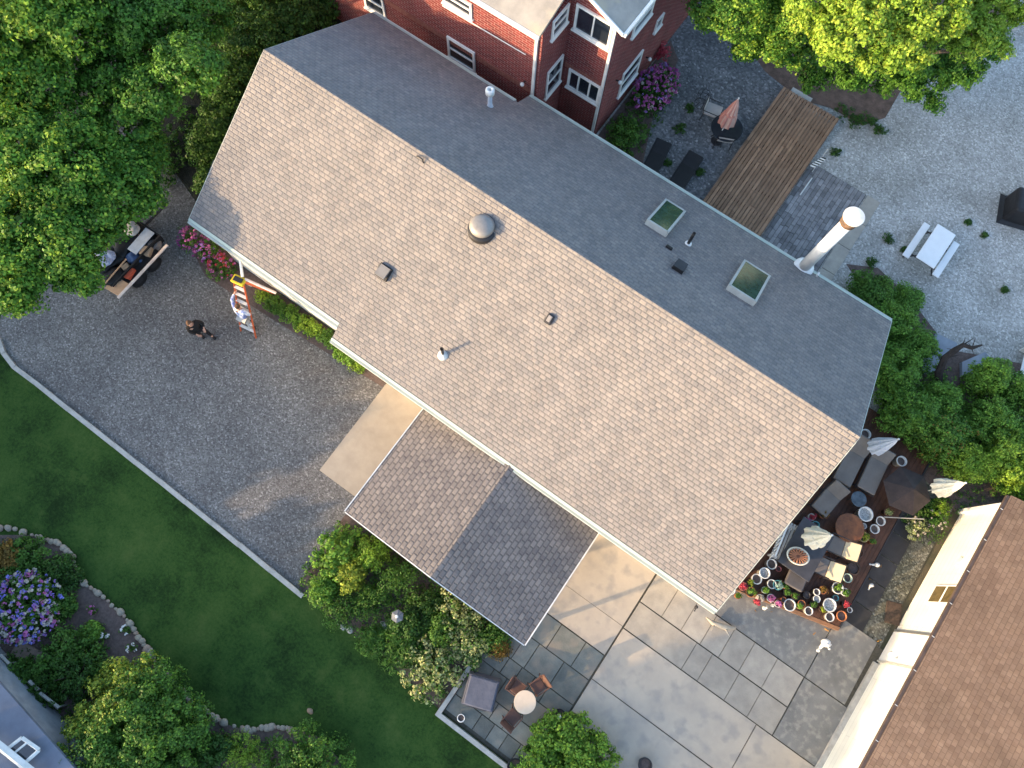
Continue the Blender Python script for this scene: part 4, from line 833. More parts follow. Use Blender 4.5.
def pot(x, y, z0, r, h, m, lab, plant=None, name='flower_pot', soilm=None, n=24, rim=.16, cat='pot', psize=.06, ph=.18):
    t = thing(name, lab, cat, (x, y, z0), 0, 'pots and planters on the side deck' if name == 'flower_pot' else None)
    b = MB(); b.lathe([(r * .70, 0), (r * .94, h * .86), (r * .96, h * .86), (r * 1.0, h * .9), (r * 1.0, h), (r * (1 - rim), h), (r * (1 - rim) * .95, h * .70)], n=n, cap=(True, False)); b.build('body', m, t, True)
    MB().lathe([(r * (1 - rim) * .96, h * .74), (r * .4, h * .77), (0, h * .78)], n=16).build('soil', soilm or soil, t)
    if plant: leaves('plant', plant, [((0, 0, h + ph * .5), (r * .7, r * .7, ph * .6))], psize, 14, 14, int(x * 97 + y * 31) % 9999, t, clump=.06)
    return t

# ---- furniture pieces
def lounge(name, lab, c, ang, w, seat_l, back_l, back_a, z=.36, m=taupe, frame=darkm, group=None, zb=.2, th=.1, feet=0):
    """reclining lounge: slung frame, seat pad, raised back pad; local +y is the head end"""
    t = thing(name, lab, 'lounger', (c[0], c[1], zb), ang, group)
    b = MB()
    for s_ in (-1, 1): b.tube([(s_ * w / 2, -seat_l, z - .03), (s_ * w / 2, 0, z - .03), (s_ * w / 2, back_l * math.cos(back_a), z - .03 + back_l * math.sin(back_a))], .02, 6)
    b.tube([(-w / 2, -seat_l, z - .03), (w / 2, -seat_l, z - .03)], .02, 6); b.build('frame', frame, t)
    for sx in (-1, 1):
        for yy in (-seat_l + .1, -.05): MB().tube([(sx * w / 2, yy, z - .04), (sx * w / 2, yy, 0)], .018, 6).build('leg', frame, t)
    MB().rbox((0, -seat_l / 2, z + th / 2), (w - .03, seat_l - .02, th), .035).build('seat', m, t)
    ca, sa = math.cos(back_a), math.sin(back_a)
    MB().rbox((0, back_l / 2 * ca - .02, z + th / 2 + back_l / 2 * sa), (w - .03, back_l, th), .035, rx=back_a).build('backrest', m, t)
    return t
def chair(name, lab, c, ang, m, frame=darkm, w=.56, seat=.5, back=.62, z=.40, zb=0, group=None, arms=True, ba=R(68)):
    t = thing(name, lab, 'chair', (c[0], c[1], zb), ang, group); th = .06
    for sx in (-1, 1):
        for yy in (-seat, .0): MB().tube([(sx * w / 2, yy, z), (sx * w / 2 * 1.02, yy + (-.03 if yy < 0 else .05), 0)], .016, 6).build('leg', frame, t)
        if arms: MB().tube([(sx * w / 2, -seat, z - .02), (sx * w / 2, -seat + .03, z + .2), (sx * w / 2, .08, z + .22)], .018, 6).build('armrest', frame, t)
    MB().rbox((0, -seat / 2, z + th / 2), (w - .04, seat, th), .02).build('seat', m, t)
    ca, sa = math.cos(ba), math.sin(ba)
    MB().rbox((0, back / 2 * ca + .02, z + th / 2 + back / 2 * sa), (w - .04, back, .05), .02, rx=ba).build('backrest', m, t)
    b = MB()
    for s_ in (-1, 1): b.tube([(s_ * w / 2, .0, z), (s_ * w / 2, back * ca + .02, z + back * sa + .05)], .016, 6)
    b.tube([(-w / 2, back * ca + .02, z + back * sa + .05), (w / 2, back * ca + .02, z + back * sa + .05)], .016, 6); b.build('back_frame', frame, t)
    return t
def round_table(name, lab, c, r, z, top, frame=darkm, zb=0, hole=False):
    t = thing(name, lab, 'table', (c[0], c[1], zb)); b = MB()
    b.lathe([(r * .97, z - .035), (r, z - .02), (r, z - .005), (r * .97, z), (0, z)], n=36); b.build('tabletop', top, t)
    for k in range(4):
        a = k * math.pi / 2 + .4; MB().tube([(math.cos(a) * r * .5, math.sin(a) * r * .5, z - .03), (math.cos(a) * r * .35, math.sin(a) * r * .35, z * .5), (math.cos(a) * r * .7, math.sin(a) * r * .7, 0)], .018, 6).build('leg', frame, t)
    return t
def ang_of(p, q): return math.atan2(q[1] - p[1], q[0] - p[0]) - math.pi / 2      # local +y from p to q

# ---- rear yard: two black loungers, table with folded umbrella, chairs
for (hx, hy), (fx_, fy_), lab in (((664, 142), (650, 170), 'black sun lounger on the rear patio, left one of the pair'), ((696, 155), (678, 182), 'black sun lounger on the rear patio, right one nearer the wooden deck')):
    h_, f_ = P(hx, hy, .35), P(fx_, fy_, .35); d = (h_ - f_); L_ = d.length
    c = h_ - d.normalized() * .55
    lounge('sun_lounger', lab, (c.x, c.y), ang_of(f_, h_), .62, 1.3, .58, R(12), .30, black, darkm, 'black loungers on the rear patio', 0, .05)
tc = P(727, 128, .7)
round_table('patio_table', 'round dark patio table under the folded pink umbrella', tc, .62, .72, pmat('dark_glass_top', (.03, .035, .04), (.02, .022, .03), rough=.15))
c = P(728, 120, 1.0); u0 = P(727, 121, 1.3)
closed_umbrella(u0.x, u0.y, 0.0, 2.55, .34, pmat('pink_canvas', (.52, .24, .19), (.42, .18, .15), scale=9), 'folded pink and white striped patio umbrella over the round table', stripes=pmat('pale_pink', (.60, .40, .34)), low=.48, base=True)
for (sx, sy), (bx_, by_), lab in (((712, 110), (697, 104), 'sling chair left of the pink umbrella'), ((725, 136), (723, 155), 'grey sling chair in front of the round table')):
    s_, b_ = P(sx, sy, .45), P(bx_, by_, .45); d = (b_ - s_).normalized(); q = s_ + d * .25
    chair('sling_chair', lab, (q.x, q.y), math.atan2(d.y, d.x) - math.pi / 2, pmat('light_sling', (.42, .38, .36), (.36, .33, .31), rough=.9), darkm, .62, .62, .34, .42, 0, 'chairs round the rear patio table', True, R(80))
s_ = P(703, 98, .4); b = MB()
t = thing('wire_plant_stand', 'black curled wire stand left of the sling chair on the rear patio', 'stand', (s_.x, s_.y, 0))
for z in (.05, .38, .6): b.lathe([(.26, z), (.27, z + .012), (.25, z + .012), (.25, z)], n=20, cap=(False, False))
for k in range(6): a = k * 1.047; b.tube([(math.cos(a) * .26, math.sin(a) * .26, 0), (math.cos(a + .4) * .2, math.sin(a + .4) * .2, .3), (math.cos(a) * .26, math.sin(a) * .26, .6)], .012, 5)
b.build('frame', darkm, t)
# ---- wooden deck behind the house (boards are the deck's own surface)
t = thing('wooden_deck', 'weathered brown wooden deck of long boards behind the house', 'deck', (6.05, -9.6, 0))
b = MB(); x = 4.86 - 6.05
i = 0
while x < 7.25 - 6.05:
    i += 1; y = -13.62 + 9.6
    while y < 4.4:
        L_ = min(random.choice((2.4, 3.0, 3.6)), 4.45 - y); b.bx(x, x + .118, y + .004, y + L_ - .004, .26, .30 + random.uniform(-.002, .002)); y += L_
    x += .14
b.build('boards', deckw, t)
b = MB()
for yy in np.arange(-4.0, 4.4, .9): b.bx(-1.17, 1.18, yy, yy + .06, .1, .258)
b.build('joist', bark, t); MB().bx(-1.22, -1.195, -4.02, 4.4, .02, .30).build('side_board', wood_b, t); MB().bx(1.215, 1.24, -4.02, 4.4, .02, .30).build('side_board', wood_b, t)
c = P(790, 98, .1); t = tag(MB().box((0, 0, 0), (.9, .25, .16)).build('step_stone', kerbm, None, False, (6.6, -13.8, .1)), 'pale stone step at the far end of the wooden deck', 'step')
# flag on a pole by the deck
q = P(800, 188, .1); q2 = P(828, 148, 1.9)
t = thing('garden_flag', 'black and white striped flag on a thin white pole by the deck edge', 'flag', (P(812, 172).x, P(812, 172).y, 0))
o_ = Vector((t.location.x, t.location.y, 0)); b = MB(); a_ = P(812, 172, .0) - o_; top_ = P(828, 149, 1.7) - o_; b.tube([a_, top_], .018, 6); b.build('pole', metal_w, t)
b = MB(); f0 = P(812, 167, .9) - o_; f1 = P(824, 158, 1.3) - o_
n = 10
for i in range(n):
    x0 = i / n; x1 = (i + 1) / n; b.m = i % 2
    w1 = .16 * (1 - .5 * abs(x0 - .4)); w2 = .16 * (1 - .5 * abs(x1 - .4)); A0, A1 = f0.lerp(f1, x0), f0.lerp(f1, x1); off = Vector((.7, .3, .0)); 
    b.slab3([A0 - off * w1, A1 - off * w2, A1 + off * w2 + Vector((0, 0, .05)), A0 + off * w1 + Vector((0, 0, .05))], .012)
b.build('cloth', [white, black], t)
t = tag(MB().tube([P(800, 195, .06), P(812, 178, .10)], .025, 6).build('white_rail', metal_w), 'short white rail lying at the end of the deck edge', 'rail')
# picnic table
c = P(936, 246, .74); e0_, e1_ = P(949, 225, .74), P(922, 266, .74); an = ang_of(e1_, e0_)
t = thing('picnic_table', 'white picnic table with attached benches on the gravel yard', 'picnic table', (c.x, c.y, 0), an)
pw = pmat('white_plastic', (.74, .75, .76), (.68, .69, .70), rough=.4)
MB().rbox((0, 0, .73), (.76, 1.72, .05), .02).build('tabletop', pw, t)
for s_ in (-1, 1): MB().rbox((s_ * .63, 0, .43), (.26, 1.72, .045), .015).build('bench_seat', pw, t)
for yy in (-.6, .6):
    b = MB(); b.tube([(-.66, yy, .40), (.66, yy, .40)], .025, 6)
    b.build('crossbar', darkm, t)
    for s_ in (-1, 1): MB().tube([(s_ * .2, yy, .70), (s_ * .62, yy, .02)], .025, 6).build('leg', darkm, t)
# covered grill at the right edge
q = P(1022, 205, .5)
t = thing('covered_grill', 'black cover draped over a grill at the right edge of the gravel yard', 'grill', (q.x - .1, q.y, 0), .3)
b = MB(); b.rbox((0, 0, .45), (1.05, 1.1, .9), .14, n=3); b.box((0, 0, .06), (1.35, 1.35, .12), taper=.78); b.build('cover', pmat('black_tarp', (.02, .02, .023), (.012, .012, .014), scale=4, rough=.45, bump=.6, bscale=5), t)
b = MB(); b.tube([(-.55, .1, .62), (-.8, .12, .66)], .03, 6); b.build('handle', black, t)
# white chair edge and grey stones, bare branch
q = P(1024, 358, .4); t = thing('white_bench', 'white slatted bench end at the right edge below the gravel', 'bench', (q.x - .2, q.y, 0), .2)
MB().rbox((0, 0, .42), (.45, 1.2, .04), .015).build('seat', white, t); MB().rbox((-.2, 0, .65), (.04, 1.2, .4), .015).build('backrest', white, t)
for yy in (-.5, .5): MB().box((0, yy, .2), (.4, .05, .4)).build('leg', white, t)
grst = pmat('blue_grey_flagstone', (.26, .29, .33), (.19, .21, .25), scale=2, rough=.7, bump=.2)
for i, (poly, lab) in enumerate((([(936, 333), (957, 343), (957, 352), (943, 358), (930, 345)], 'blue-grey flagstone at the gravel edge left of the bare branch'), ([(917, 352), (937, 355), (943, 368), (925, 374), (915, 366)], 'blue-grey flagstone among the hedge shrubs'), ([(962, 362), (985, 352), (992, 360), (978, 374), (962, 376)], 'light grey flagstone right of the bare branch'))):
    pp = pxp(poly, .2); c = sum(pp, Vector()) / len(pp)
    tag(MB().prism([(v.x - c.x, v.y - c.y) for v in pp], -.12, .03).build('flagstone', grst, None, False, (c.x, c.y, .18)), lab, 'flagstone', 'flagstones by the hedge')
bp_ = [(938, 392, .4), (939, 372, .9), (945, 358, 1.2), (955, 350, 1.4), (963, 345, 1.5), (972, 348, 1.5), (982, 345, 1.5)]
t = thing('bare_branch', 'curved bare dark branch arching over the grey flagstones', 'branch', tuple(P(940, 395))); o_ = Vector(t.location)
b = MB(); b.tube([P(*q) - o_ for q in [(942, 400, .0)] + bp_], [.15, .14, .13, .12, .11, .09, .07, .03], 7)
for i in range(16):
    k = random.choice(bp_); s_ = P(*k) - o_; b.tube([s_, s_ + Vector((random.uniform(-.35, .35), random.uniform(-.35, .35), random.uniform(-.1, .25)))], [.025, .006], 4)
b.build('limb', pmat('dead_bark', (.05, .038, .032), (.025, .02, .018), scale=9, rough=1), t)

# ================================================================== trailer and its load
tx0, tx1, ty0, ty1 = 22.35, 24.25, 5.75, 8.15
t = thing('utility_trailer', 'black open utility trailer parked on the gravel under the left tree', 'trailer', ((tx0 + tx1) / 2, (ty0 + ty1) / 2, 0)); W2, L2 = (tx1 - tx0) / 2, (ty1 - ty0) / 2
MB().bx(-W2, W2, -L2, L2, .48, .55).build('bed', black, t)
for s_ in (-1, 1): MB().bx(s_ * W2 - .03, s_ * W2 + .03, -L2, L2, .555, .90).build('side_panel', black, t)
for s_ in (-1, 1): MB().bx(-W2 + .035, W2 - .035, s_ * L2 - .025, s_ * L2 + .025, .555, .85).build('end_panel', black, t)
for s_ in (-1, 1):
    for yy in (-.3, .45):
        wl = MB().tube([(s_ * (W2 + .14) - .1, yy, .32), (s_ * (W2 + .14) + .1, yy, .32)], .32, 20).build('wheel', black, t)
        MB().tube([(s_ * (W2 + .14) - .105, yy, .32), (s_ * (W2 + .14) + .105, yy, .32)], .15, 16).build('rim', darkm, wl)
    MB().bx(s_ * (W2 + .15) - .13, s_ * (W2 + .15) + .13, -.75, .95, .67, .70).build('fender', darkm, t)
MB().tube([(0, -L2, .5), (0, -L2 - 1.2, .48)], .05, 6).build('drawbar', darkm, t)
MB().bx(-W2 - .05, W2 + .05, L2 + .03, L2 + .09, .45, .58).build('tail_beam', pmat('rusty_beam', (.35, .24, .2)), t)
def put(name, lab, cat, px, py, z, d, m, rz=0, ang=0, rb=.02, kind='box'):
    c = P(px, py, z + d[2] / 2)
    b = MB()
    if kind == 'box': b.rbox((0, 0, d[2] / 2), d, rb, rz=rz, rx=ang)
    elif kind == 'bag': b.blob((0, 0, d[2] / 2), (d[0] / 2, d[1] / 2, d[2] / 2), int(px * 7 + py), .22, 3)
    o = b.build(name, m, None, kind == 'bag', (c.x, c.y, z)); return tag(o, lab, cat, 'load on the trailer' if group_on else None)
group_on = True
blueb = pmat('blue_fabric', (.05, .10, .22), (.03, .06, .14), scale=8); redp = pmat('red_orange_plastic', (.52, .10, .05), (.40, .07, .04), scale=8)
put('long_board', 'long pale board along the house-side rim of the trailer', 'board', 143, 271, .90, (.11, 2.5, .04), pmat('pale_board', (.66, .60, .55), (.52, .40, .34), scale=3), .0)
put('plywood_sheet', 'orange-brown plywood sheet at the near end of the trailer', 'board', 117, 286, .80, (.62, .55, .03), plywood, .1)
put('flat_sheet', 'light grey flat panel lying at the far end of the trailer', 'panel', 141, 241, .85, (.40, 1.0, .03), pmat('pale_panel', (.55, .58, .62)), .05, .0)
put('tool_bag', 'blue tool bag in the middle of the trailer', 'bag', 134, 258, .56, (.45, .42, .38), blueb, .3, kind='bag')
put('tool_case', 'orange-red tool case in the trailer', 'case', 130, 274, .56, (.28, .42, .26), redp, .25)
put('cardboard_box', 'tan cardboard box in the trailer behind the blue bag', 'box', 147, 252, .56, (.38, .34, .30), pmat('cardboard', (.36, .27, .19)), .4)
put('cardboard_box', 'small tan box beside the tool case', 'box', 127, 268, .56, (.2, .26, .3), pmat('cardboard', (.36, .27, .19)), -.2)
put('bucket_lid', 'grey bundle of hoses at the far corner of the trailer', 'hoses', 154, 245, .56, (.4, .5, .25), pmat('grey_hose', (.18, .17, .17)), .1, kind='bag')
put('tool_case', 'small black tool case beside the plywood sheet', 'case', 121, 277, .56, (.25, .4, .28), darkm, .5)
for i, (x, y, a, c) in enumerate([(104, 264, .8, .9), (113, 256, .7, .7), (122, 246, .9, .8), (112, 277, .6, .7), (128, 237, .7, .8)]):
    put('trash_bag', ['black rubbish bag beside the white sacks', 'black rubbish bag in the middle of the trailer load', 'black rubbish bag behind the light panel', 'black rubbish bag near the tail of the trailer', 'black rubbish bag at the far end of the load'][i], 'bag', x, y, .56, (a, c, .4), black, 0, kind='bag')
wb = pmat('white_blue_sack', (.50, .54, .66), (.22, .27, .42), scale=7)
put('sack', 'crumpled white and blue sack on the tree side of the trailer', 'sack', 101, 261, .85, (.62, .6, .3), wb, kind='bag')
put('sack', 'smaller white and blue sack beside the crumpled one', 'sack', 109, 256, .85, (.4, .35, .25), wb, kind='bag')
put('sack', 'pale grey sack at the far end of the trailer', 'sack', 131, 229, .8, (.55, .6, .3), pmat('grey_sack', (.42, .42, .42), (.25, .26, .25), scale=7), kind='bag')
put('timber_offcut', 'thin timber offcut lying across the trailer load', 'timber', 115, 272, .92, (.05, 1.2, .04), plywood, .05)
group_on = False

# ================================================================== step ladder, white pipes, people
orange = pmat('orange_fibreglass', (.62, .13, .045), (.52, .10, .035), rough=.45)
B0, B1 = P(256, 338, 0), P(241, 331, 0); B1 = B0 + (B1 - B0).normalized() * .62
T0, T1 = P(243.5, 281, 2.35), P(233.5, 282, 2.35); Tm = (T0 + T1) / 2; td = (B1 - B0).normalized(); T0, T1 = Tm - td * .19, Tm + td * .19
o_ = (B0 + B1) / 2
t = thing('step_ladder', 'orange fibreglass step ladder with yellow top cap standing by the white wall', 'ladder', tuple(o_))
for a_, c_ in ((B0, T0), (B1, T1)): MB().tube([a_ - o_, c_ - o_], .036, 4).build('rail', orange, t)
back = Vector((0, -1, 0)); K0, K1 = P(276, 294, 0), None; dK = Vector((td.x, td.y, 0)); Kc = Vector((o_.x + (Tm.x - o_.x) * 1.6, 5.0, 0))
for s_ in (-1, 1): MB().tube([Kc + td * .28 * s_ - o_, Tm + td * .17 * s_ - o_ - Vector((0, .05, .03))], .028, 4).build('rear_rail', orange, t)
for i in range(1, 8):
    k = i / 8; a_, c_ = B0.lerp(T0, k) - o_, B1.lerp(T1, k) - o_; d = (c_ - a_); m_ = (a_ + c_) / 2
    MB().box(m_, (d.length - .02, .10, .03), rz=math.atan2(d.y, d.x)).build('tread', metal_w, t)
for i in (2, 4, 6):
    k = i / 8; b = MB().tube([(Kc + td * .28 - o_).lerp(Tm + td * .17 - o_, k), (Kc - td * .28 - o_).lerp(Tm - td * .17 - o_, k)], .014, 5).build('rear_brace', alu, t)
MB().rbox(Tm - o_ + Vector((0, -.03, .04)), (.46, .30, .09), .03, rz=math.atan2(td.y, td.x)).build('top_cap', pmat('yellow_plastic', (.75, .55, .04), (.65, .46, .03)), t)
b = MB(); b.box(Tm - o_ + Vector((0, -.03, .10)), (.3, .16, .05), rz=math.atan2(td.y, td.x)); b.build('tool_tray', darkm, t)
pa, pb = P(239.5, 255, 2.75), P(242.5, 277, 2.45)
tag(MB().tube([pa, pb], .05, 6).build('white_pipe', white), 'short white downpipe length between the eave and the ladder top', 'pipe')
pa, pb = P(245, 279, 2.42), P(276, 293, 2.2)
tag(MB().tube([pa, pb], .045, 6).build('white_plank', pmat('pinkish_white', (.72, .62, .58))), 'pinkish-white plank from the ladder top to the wall', 'plank')
# hose / cable in the bed
def figure(name, lab, J, R_, edges, mats, extra):
    pass
def skin(name, m, J, E_, rad, parent, sub=1):
    me = bpy.data.meshes.new(name); keys = list(J); me.from_pydata([tuple(J[k]) for k in keys], [(keys.index(a), keys.index(c)) for a, c in E_], [])
    o = bpy.data.objects.new(name, me); COL.objects.link(o)
    md = o.modifiers.new('skin', 'SKIN'); md.use_smooth_shade = True
    for i, k in enumerate(keys):
        r = rad[k]; r = r if isinstance(r, tuple) else (r, r); me.skin_vertices[0].data[i].radius = r; me.skin_vertices[0].data[i].use_root = (i == 0)
    s_ = o.modifiers.new('sub', 'SUBSURF'); s_.levels = sub; s_.render_levels = sub
    dg = bpy.context.evaluated_depsgraph_get(); ev = o.evaluated_get(dg); m2 = bpy.data.meshes.new_from_object(ev); m2.name = name
    bpy.data.objects.remove(o); n = bpy.data.objects.new(name, m2); COL.objects.link(n); m2.materials.clear(); m2.materials.append(m); m2.polygons.foreach_set('use_smooth', [True] * len(m2.polygons))
    n.parent = parent; return n
skin_m = pmat('skin', (.48, .27, .19), (.42, .23, .16), rough=.6); hair_m = pmat('brown_hair', (.16, .085, .05), (.10, .055, .03), rough=.8)
def person(lab, ft, face, lean, stride, armL, armR, shirt, trouser, hairm, shoe, sleeve=1.0, short=False, hunch=0.):
    """ft feet centre; face heading angle; local +y is forward. armL/armR = (elbow, hand) in local coordinates"""
    t = thing('person', lab, 'person', (ft[0], ft[1], ft[2]), face - math.pi / 2)
    lx, ly = lean
    J = {}; V = Vector
    J['pelvis'] = V((lx * .5, ly * .5, .93)); J['belly'] = V((lx * .65, ly * .68, 1.08)); J['chest'] = V((lx * .85, ly * .9, 1.30)); J['neck0'] = V((lx, ly + hunch * .3, 1.47)); J['neck'] = V((lx, ly + hunch * .6, 1.54)); J['headb'] = V((lx, ly + .02 + hunch, 1.60)); J['headt'] = V((lx, ly + .03 + hunch * 1.2, 1.70))
    for s_, nm, st_ in ((-1, 'l', stride), (1, 'r', -stride)):
        J['hip' + nm] = V((lx * .45 + s_ * .095, ly * .45, .90)); J['knee' + nm] = V((s_ * .11, ly * .2 + st_ * .55 + .04, .50)); J['ankle' + nm] = V((s_ * .12, st_, .09)); J['toe' + nm] = V((s_ * .13, st_ + .15, .035))
        J['sh' + nm] = J['chest'] + V((s_ * .18, .0, .12))
    arms = {'l': armL, 'r': armR}
    E_ = [('pelvis', 'belly'), ('belly', 'chest'), ('chest', 'neck0'), ('neck0', 'neck'), ('neck', 'headb'), ('headb', 'headt')]
    rad = {'pelvis': (.155, .115), 'belly': (.14, .105), 'chest': (.165, .12), 'neck0': .085, 'neck': .058, 'headb': (.078, .09), 'headt': (.070, .085)}
    for nm in 'lr':
        s_ = -1 if nm == 'l' else 1; el, ha = [V(q) for q in arms[nm]]; J['el' + nm] = el; d = (ha - el).normalized(); J['wr' + nm] = ha - d * .08; J['pa' + nm] = ha
        E_ += [('chest', 'sh' + nm), ('sh' + nm, 'el' + nm), ('el' + nm, 'wr' + nm), ('wr' + nm, 'pa' + nm), ('pelvis', 'hip' + nm), ('hip' + nm, 'knee' + nm), ('knee' + nm, 'ankle' + nm), ('ankle' + nm, 'toe' + nm)]
        rad.update({'sh' + nm: .062, 'el' + nm: .042, 'wr' + nm: .028, 'pa' + nm: (.038, .02), 'hip' + nm: .088, 'knee' + nm: .058, 'ankle' + nm: .04, 'toe' + nm: .036})
        sd_ = d.cross(V((0, 0, 1))); sd_ = sd_.normalized() if sd_.length > .1 else V((1, 0, 0)); dn = d.cross(sd_).normalized()
        for k in range(4):
            f0 = ha + d * .03 + sd_ * (k - 1.5) * .02; f1 = f0 + d * (.045 - .004 * abs(k - 1)) + dn * .006; f2 = f1 + d * .03 + dn * .02
            J[f'f{nm}{k}a'] = f0; J[f'f{nm}{k}b'] = f1; J[f'f{nm}{k}c'] = f2; E_ += [('pa' + nm, f'f{nm}{k}a'), (f'f{nm}{k}a', f'f{nm}{k}b'), (f'f{nm}{k}b', f'f{nm}{k}c')]; rad.update({f'f{nm}{k}a': .010, f'f{nm}{k}b': .009, f'f{nm}{k}c': .008})
        J[f't{nm}a'] = ha - d * .02 + sd_ * .045; J[f't{nm}b'] = J[f't{nm}a'] + d * .04 + sd_ * .015 + dn * .01; E_ += [('pa' + nm, f't{nm}a'), (f't{nm}a', f't{nm}b')]; rad.update({f't{nm}a': .011, f't{nm}b': .009})
    body = skin('body', skin_m, J, E_, rad, t, 1)
    hc = (J['headb'] + J['headt']) / 2 + V((0, .01, .02))
    def sub(keys, ed, rr_, nm, m, sb=1):
        return skin(nm, m, {k: J[k] for k in keys}, ed, rr_, t, sb)
    ks = ['pelvis', 'belly', 'chest', 'neck0', 'shl', 'shr', 'ell', 'elr']; ed = [('pelvis', 'belly'), ('belly', 'chest'), ('chest', 'neck0'), ('chest', 'shl'), ('chest', 'shr'), ('shl', 'ell'), ('shr', 'elr')]
    rr_ = {'pelvis': (.185, .145), 'belly': (.175, .14), 'chest': (.19, .145), 'neck0': .09, 'shl': .085, 'shr': .085, 'ell': .062, 'elr': .062}
    if sleeve > .5:
        for nm in 'lr': ks.append('wr' + nm); ed.append(('el' + nm, 'wr' + nm)); rr_['wr' + nm] = .042
    sub(ks, ed, rr_, 'shirt', shirt)
    JJ = dict(J); ks = ['pelvis', 'hipl', 'hipr', 'kneel', 'kneer']; ed = [('pelvis', 'hipl'), ('pelvis', 'hipr'), ('hipl', 'kneel'), ('hipr', 'kneer')]; rr_ = {'pelvis': (.175, .135), 'hipl': .112, 'hipr': .112, 'kneel': .08, 'kneer': .08}
    if not short:
        ks += ['anklel', 'ankler']; ed += [('kneel', 'anklel'), ('kneer', 'ankler')]; rr_.update({'anklel': .06, 'ankler': .06})
    sub(ks, ed, rr_, 'trousers', trouser)
    for nm in 'lr':
        a_ = J['ankle' + nm]; MB().rbox((a_.x, a_.y + .07, .045), (.10, .28, .09), .035, n=3).build('shoe', shoe, t, True)
    # head: skull shape, hair cap, face features
    b = MB(); b.blob(hc, (.078, .098, .118), 1, .0, 3); b.blob(hc + V((0, .10, -.015)), (.014, .02, .022), 1, 0, 2); b.blob(hc + V((-.08, .0, -.01)), (.012, .022, .032), 1, 0, 2); b.blob(hc + V((.08, 0, -.01)), (.012, .022, .032), 1, 0, 2)
    hd = b.build('head', skin_m, body, True)
    b = MB()
    for s_ in (-1, 1): b.blob(hc + V((s_ * .032, .088, .01)), (.012, .008, .008), 1, 0, 2)
    b.build('eyes', black, body); MB().blob(hc + V((0, .092, -.055)), (.024, .008, .006), 1, 0, 2).build('mouth', pmat('lips', (.4, .14, .12)), body)
    MB().blob(hc + V((0, -.018, .028)), (.088, .098, .108), 4, .05, 3).build('hair', hairm, t, True)
    return t
# worker at the ladder: white and blue top, pale trousers
ft = P(250, 329, .0); hd_ = P(237.5, 307, 1.66)
ft = Vector((hd_.x, hd_.y, 0)) + (Vector((ft.x, ft.y, 0)) - Vector((hd_.x, hd_.y, 0))) * .85
fa = math.atan2(Tm.y - ft.y, Tm.x - ft.x) ; 
M_ = Matrix.Rotation(-(fa - math.pi / 2), 3, 'Z')
def loc_(pt): v = M_ @ (Vector(pt) - Vector((ft.x, ft.y, 0))); return v
ln = loc_((hd_.x, hd_.y, 0)); hand = loc_(tuple(B1.lerp(T1, .80)))
print('WORKER lean', ln, 'hand', hand, 'ft', ft)
ln.x = max(-.25, min(.25, ln.x)); ln.y = max(0, min(.35, ln.y))
shl = Vector((ln.x * .85 - .18, ln.y * .9, 1.42)); dd = hand - shl; hand = shl + dd.normalized() * min(dd.length, .60); elb = shl.lerp(hand, .5) + Vector((-.12, 0, -.02))
shr = Vector((ln.x * .85 + .18, ln.y * .9, 1.42)); hr2 = loc_(tuple(B0.lerp(T0, .5))); dd = hr2 - shr; hr2 = shr + dd.normalized() * min(dd.length, .58); elr = shr.lerp(hr2, .5) + Vector((.08, -.06, -.08))
person('person in white and blue top at the orange ladder, one arm raised to its rail', (ft.x, ft.y, 0), fa, (ln.x, ln.y), .10, (elb, hand), (elr, hr2), pmat('white_blue_shirt', (.60, .64, .74), (.16, .22, .50), scale=4, contrast=(.42, .5)), pmat('pale_trousers', (.50, .48, .45)), hair_m, black)
# second person, black clothes, walking on the gravel
f2 = P(206, 335, 0); h2 = P(189, 323, 1.66); fa2 = math.atan2(f2.y - h2.y, f2.x - h2.x) + R(200)
ft2 = Vector((h2.x, h2.y, 0)).lerp(f2, .85); M_ = Matrix.Rotation(-(fa2 - math.pi / 2), 3, 'Z'); ln2 = M_ @ (Vector((h2.x, h2.y, 0)) - ft2); ln2.x = max(-.2, min(.2, ln2.x)); ln2.y = max(-.1, min(.2, ln2.y)); print('P2', f2, h2, ln2)
person('person in black clothes with brown hair standing alone on the gravel driveway', (ft2.x, ft2.y, 0), fa2, (ln2.x, ln2.y), .16, ((-.25, .04 + ln2.y, 1.15), (-.12, .24 + ln2.y, 1.10)), ((.25, .0 + ln2.y, 1.15), (.14, .22 + ln2.y, 1.02)), pmat('black_shirt', (.022, .02, .02), (.012, .011, .011), rough=.9), pmat('black_trousers', (.022, .021, .024), rough=.9), hair_m, black, sleeve=1)

# lantern in the bed
q = P(398, 616, 1.45); t = thing('garden_lantern', 'grey lamp post lantern with glass sides rising out of the carport bed', 'lantern', (q.x, q.y, 0))
MB().lathe([(.06, 0), (.04, .1), (.035, 1.25), (.09, 1.28), (.13, 1.3)], n=12).build('post', alu, t, True)
MB().lathe([(.12, 1.3), (.17, 1.62)], n=6).build('glass', pmat('lantern_glass', (.55, .58, .58), rough=.1, spec=.8), t)
MB().lathe([(.20, 1.60), (.19, 1.64), (.08, 1.72), (.04, 1.75)], n=6).build('cap', pmat('lantern_grey', (.15, .165, .19), rough=.5), t); MB().blob((0, 0, 1.77), .05, 1, 0, 2).build('finial', white, t)
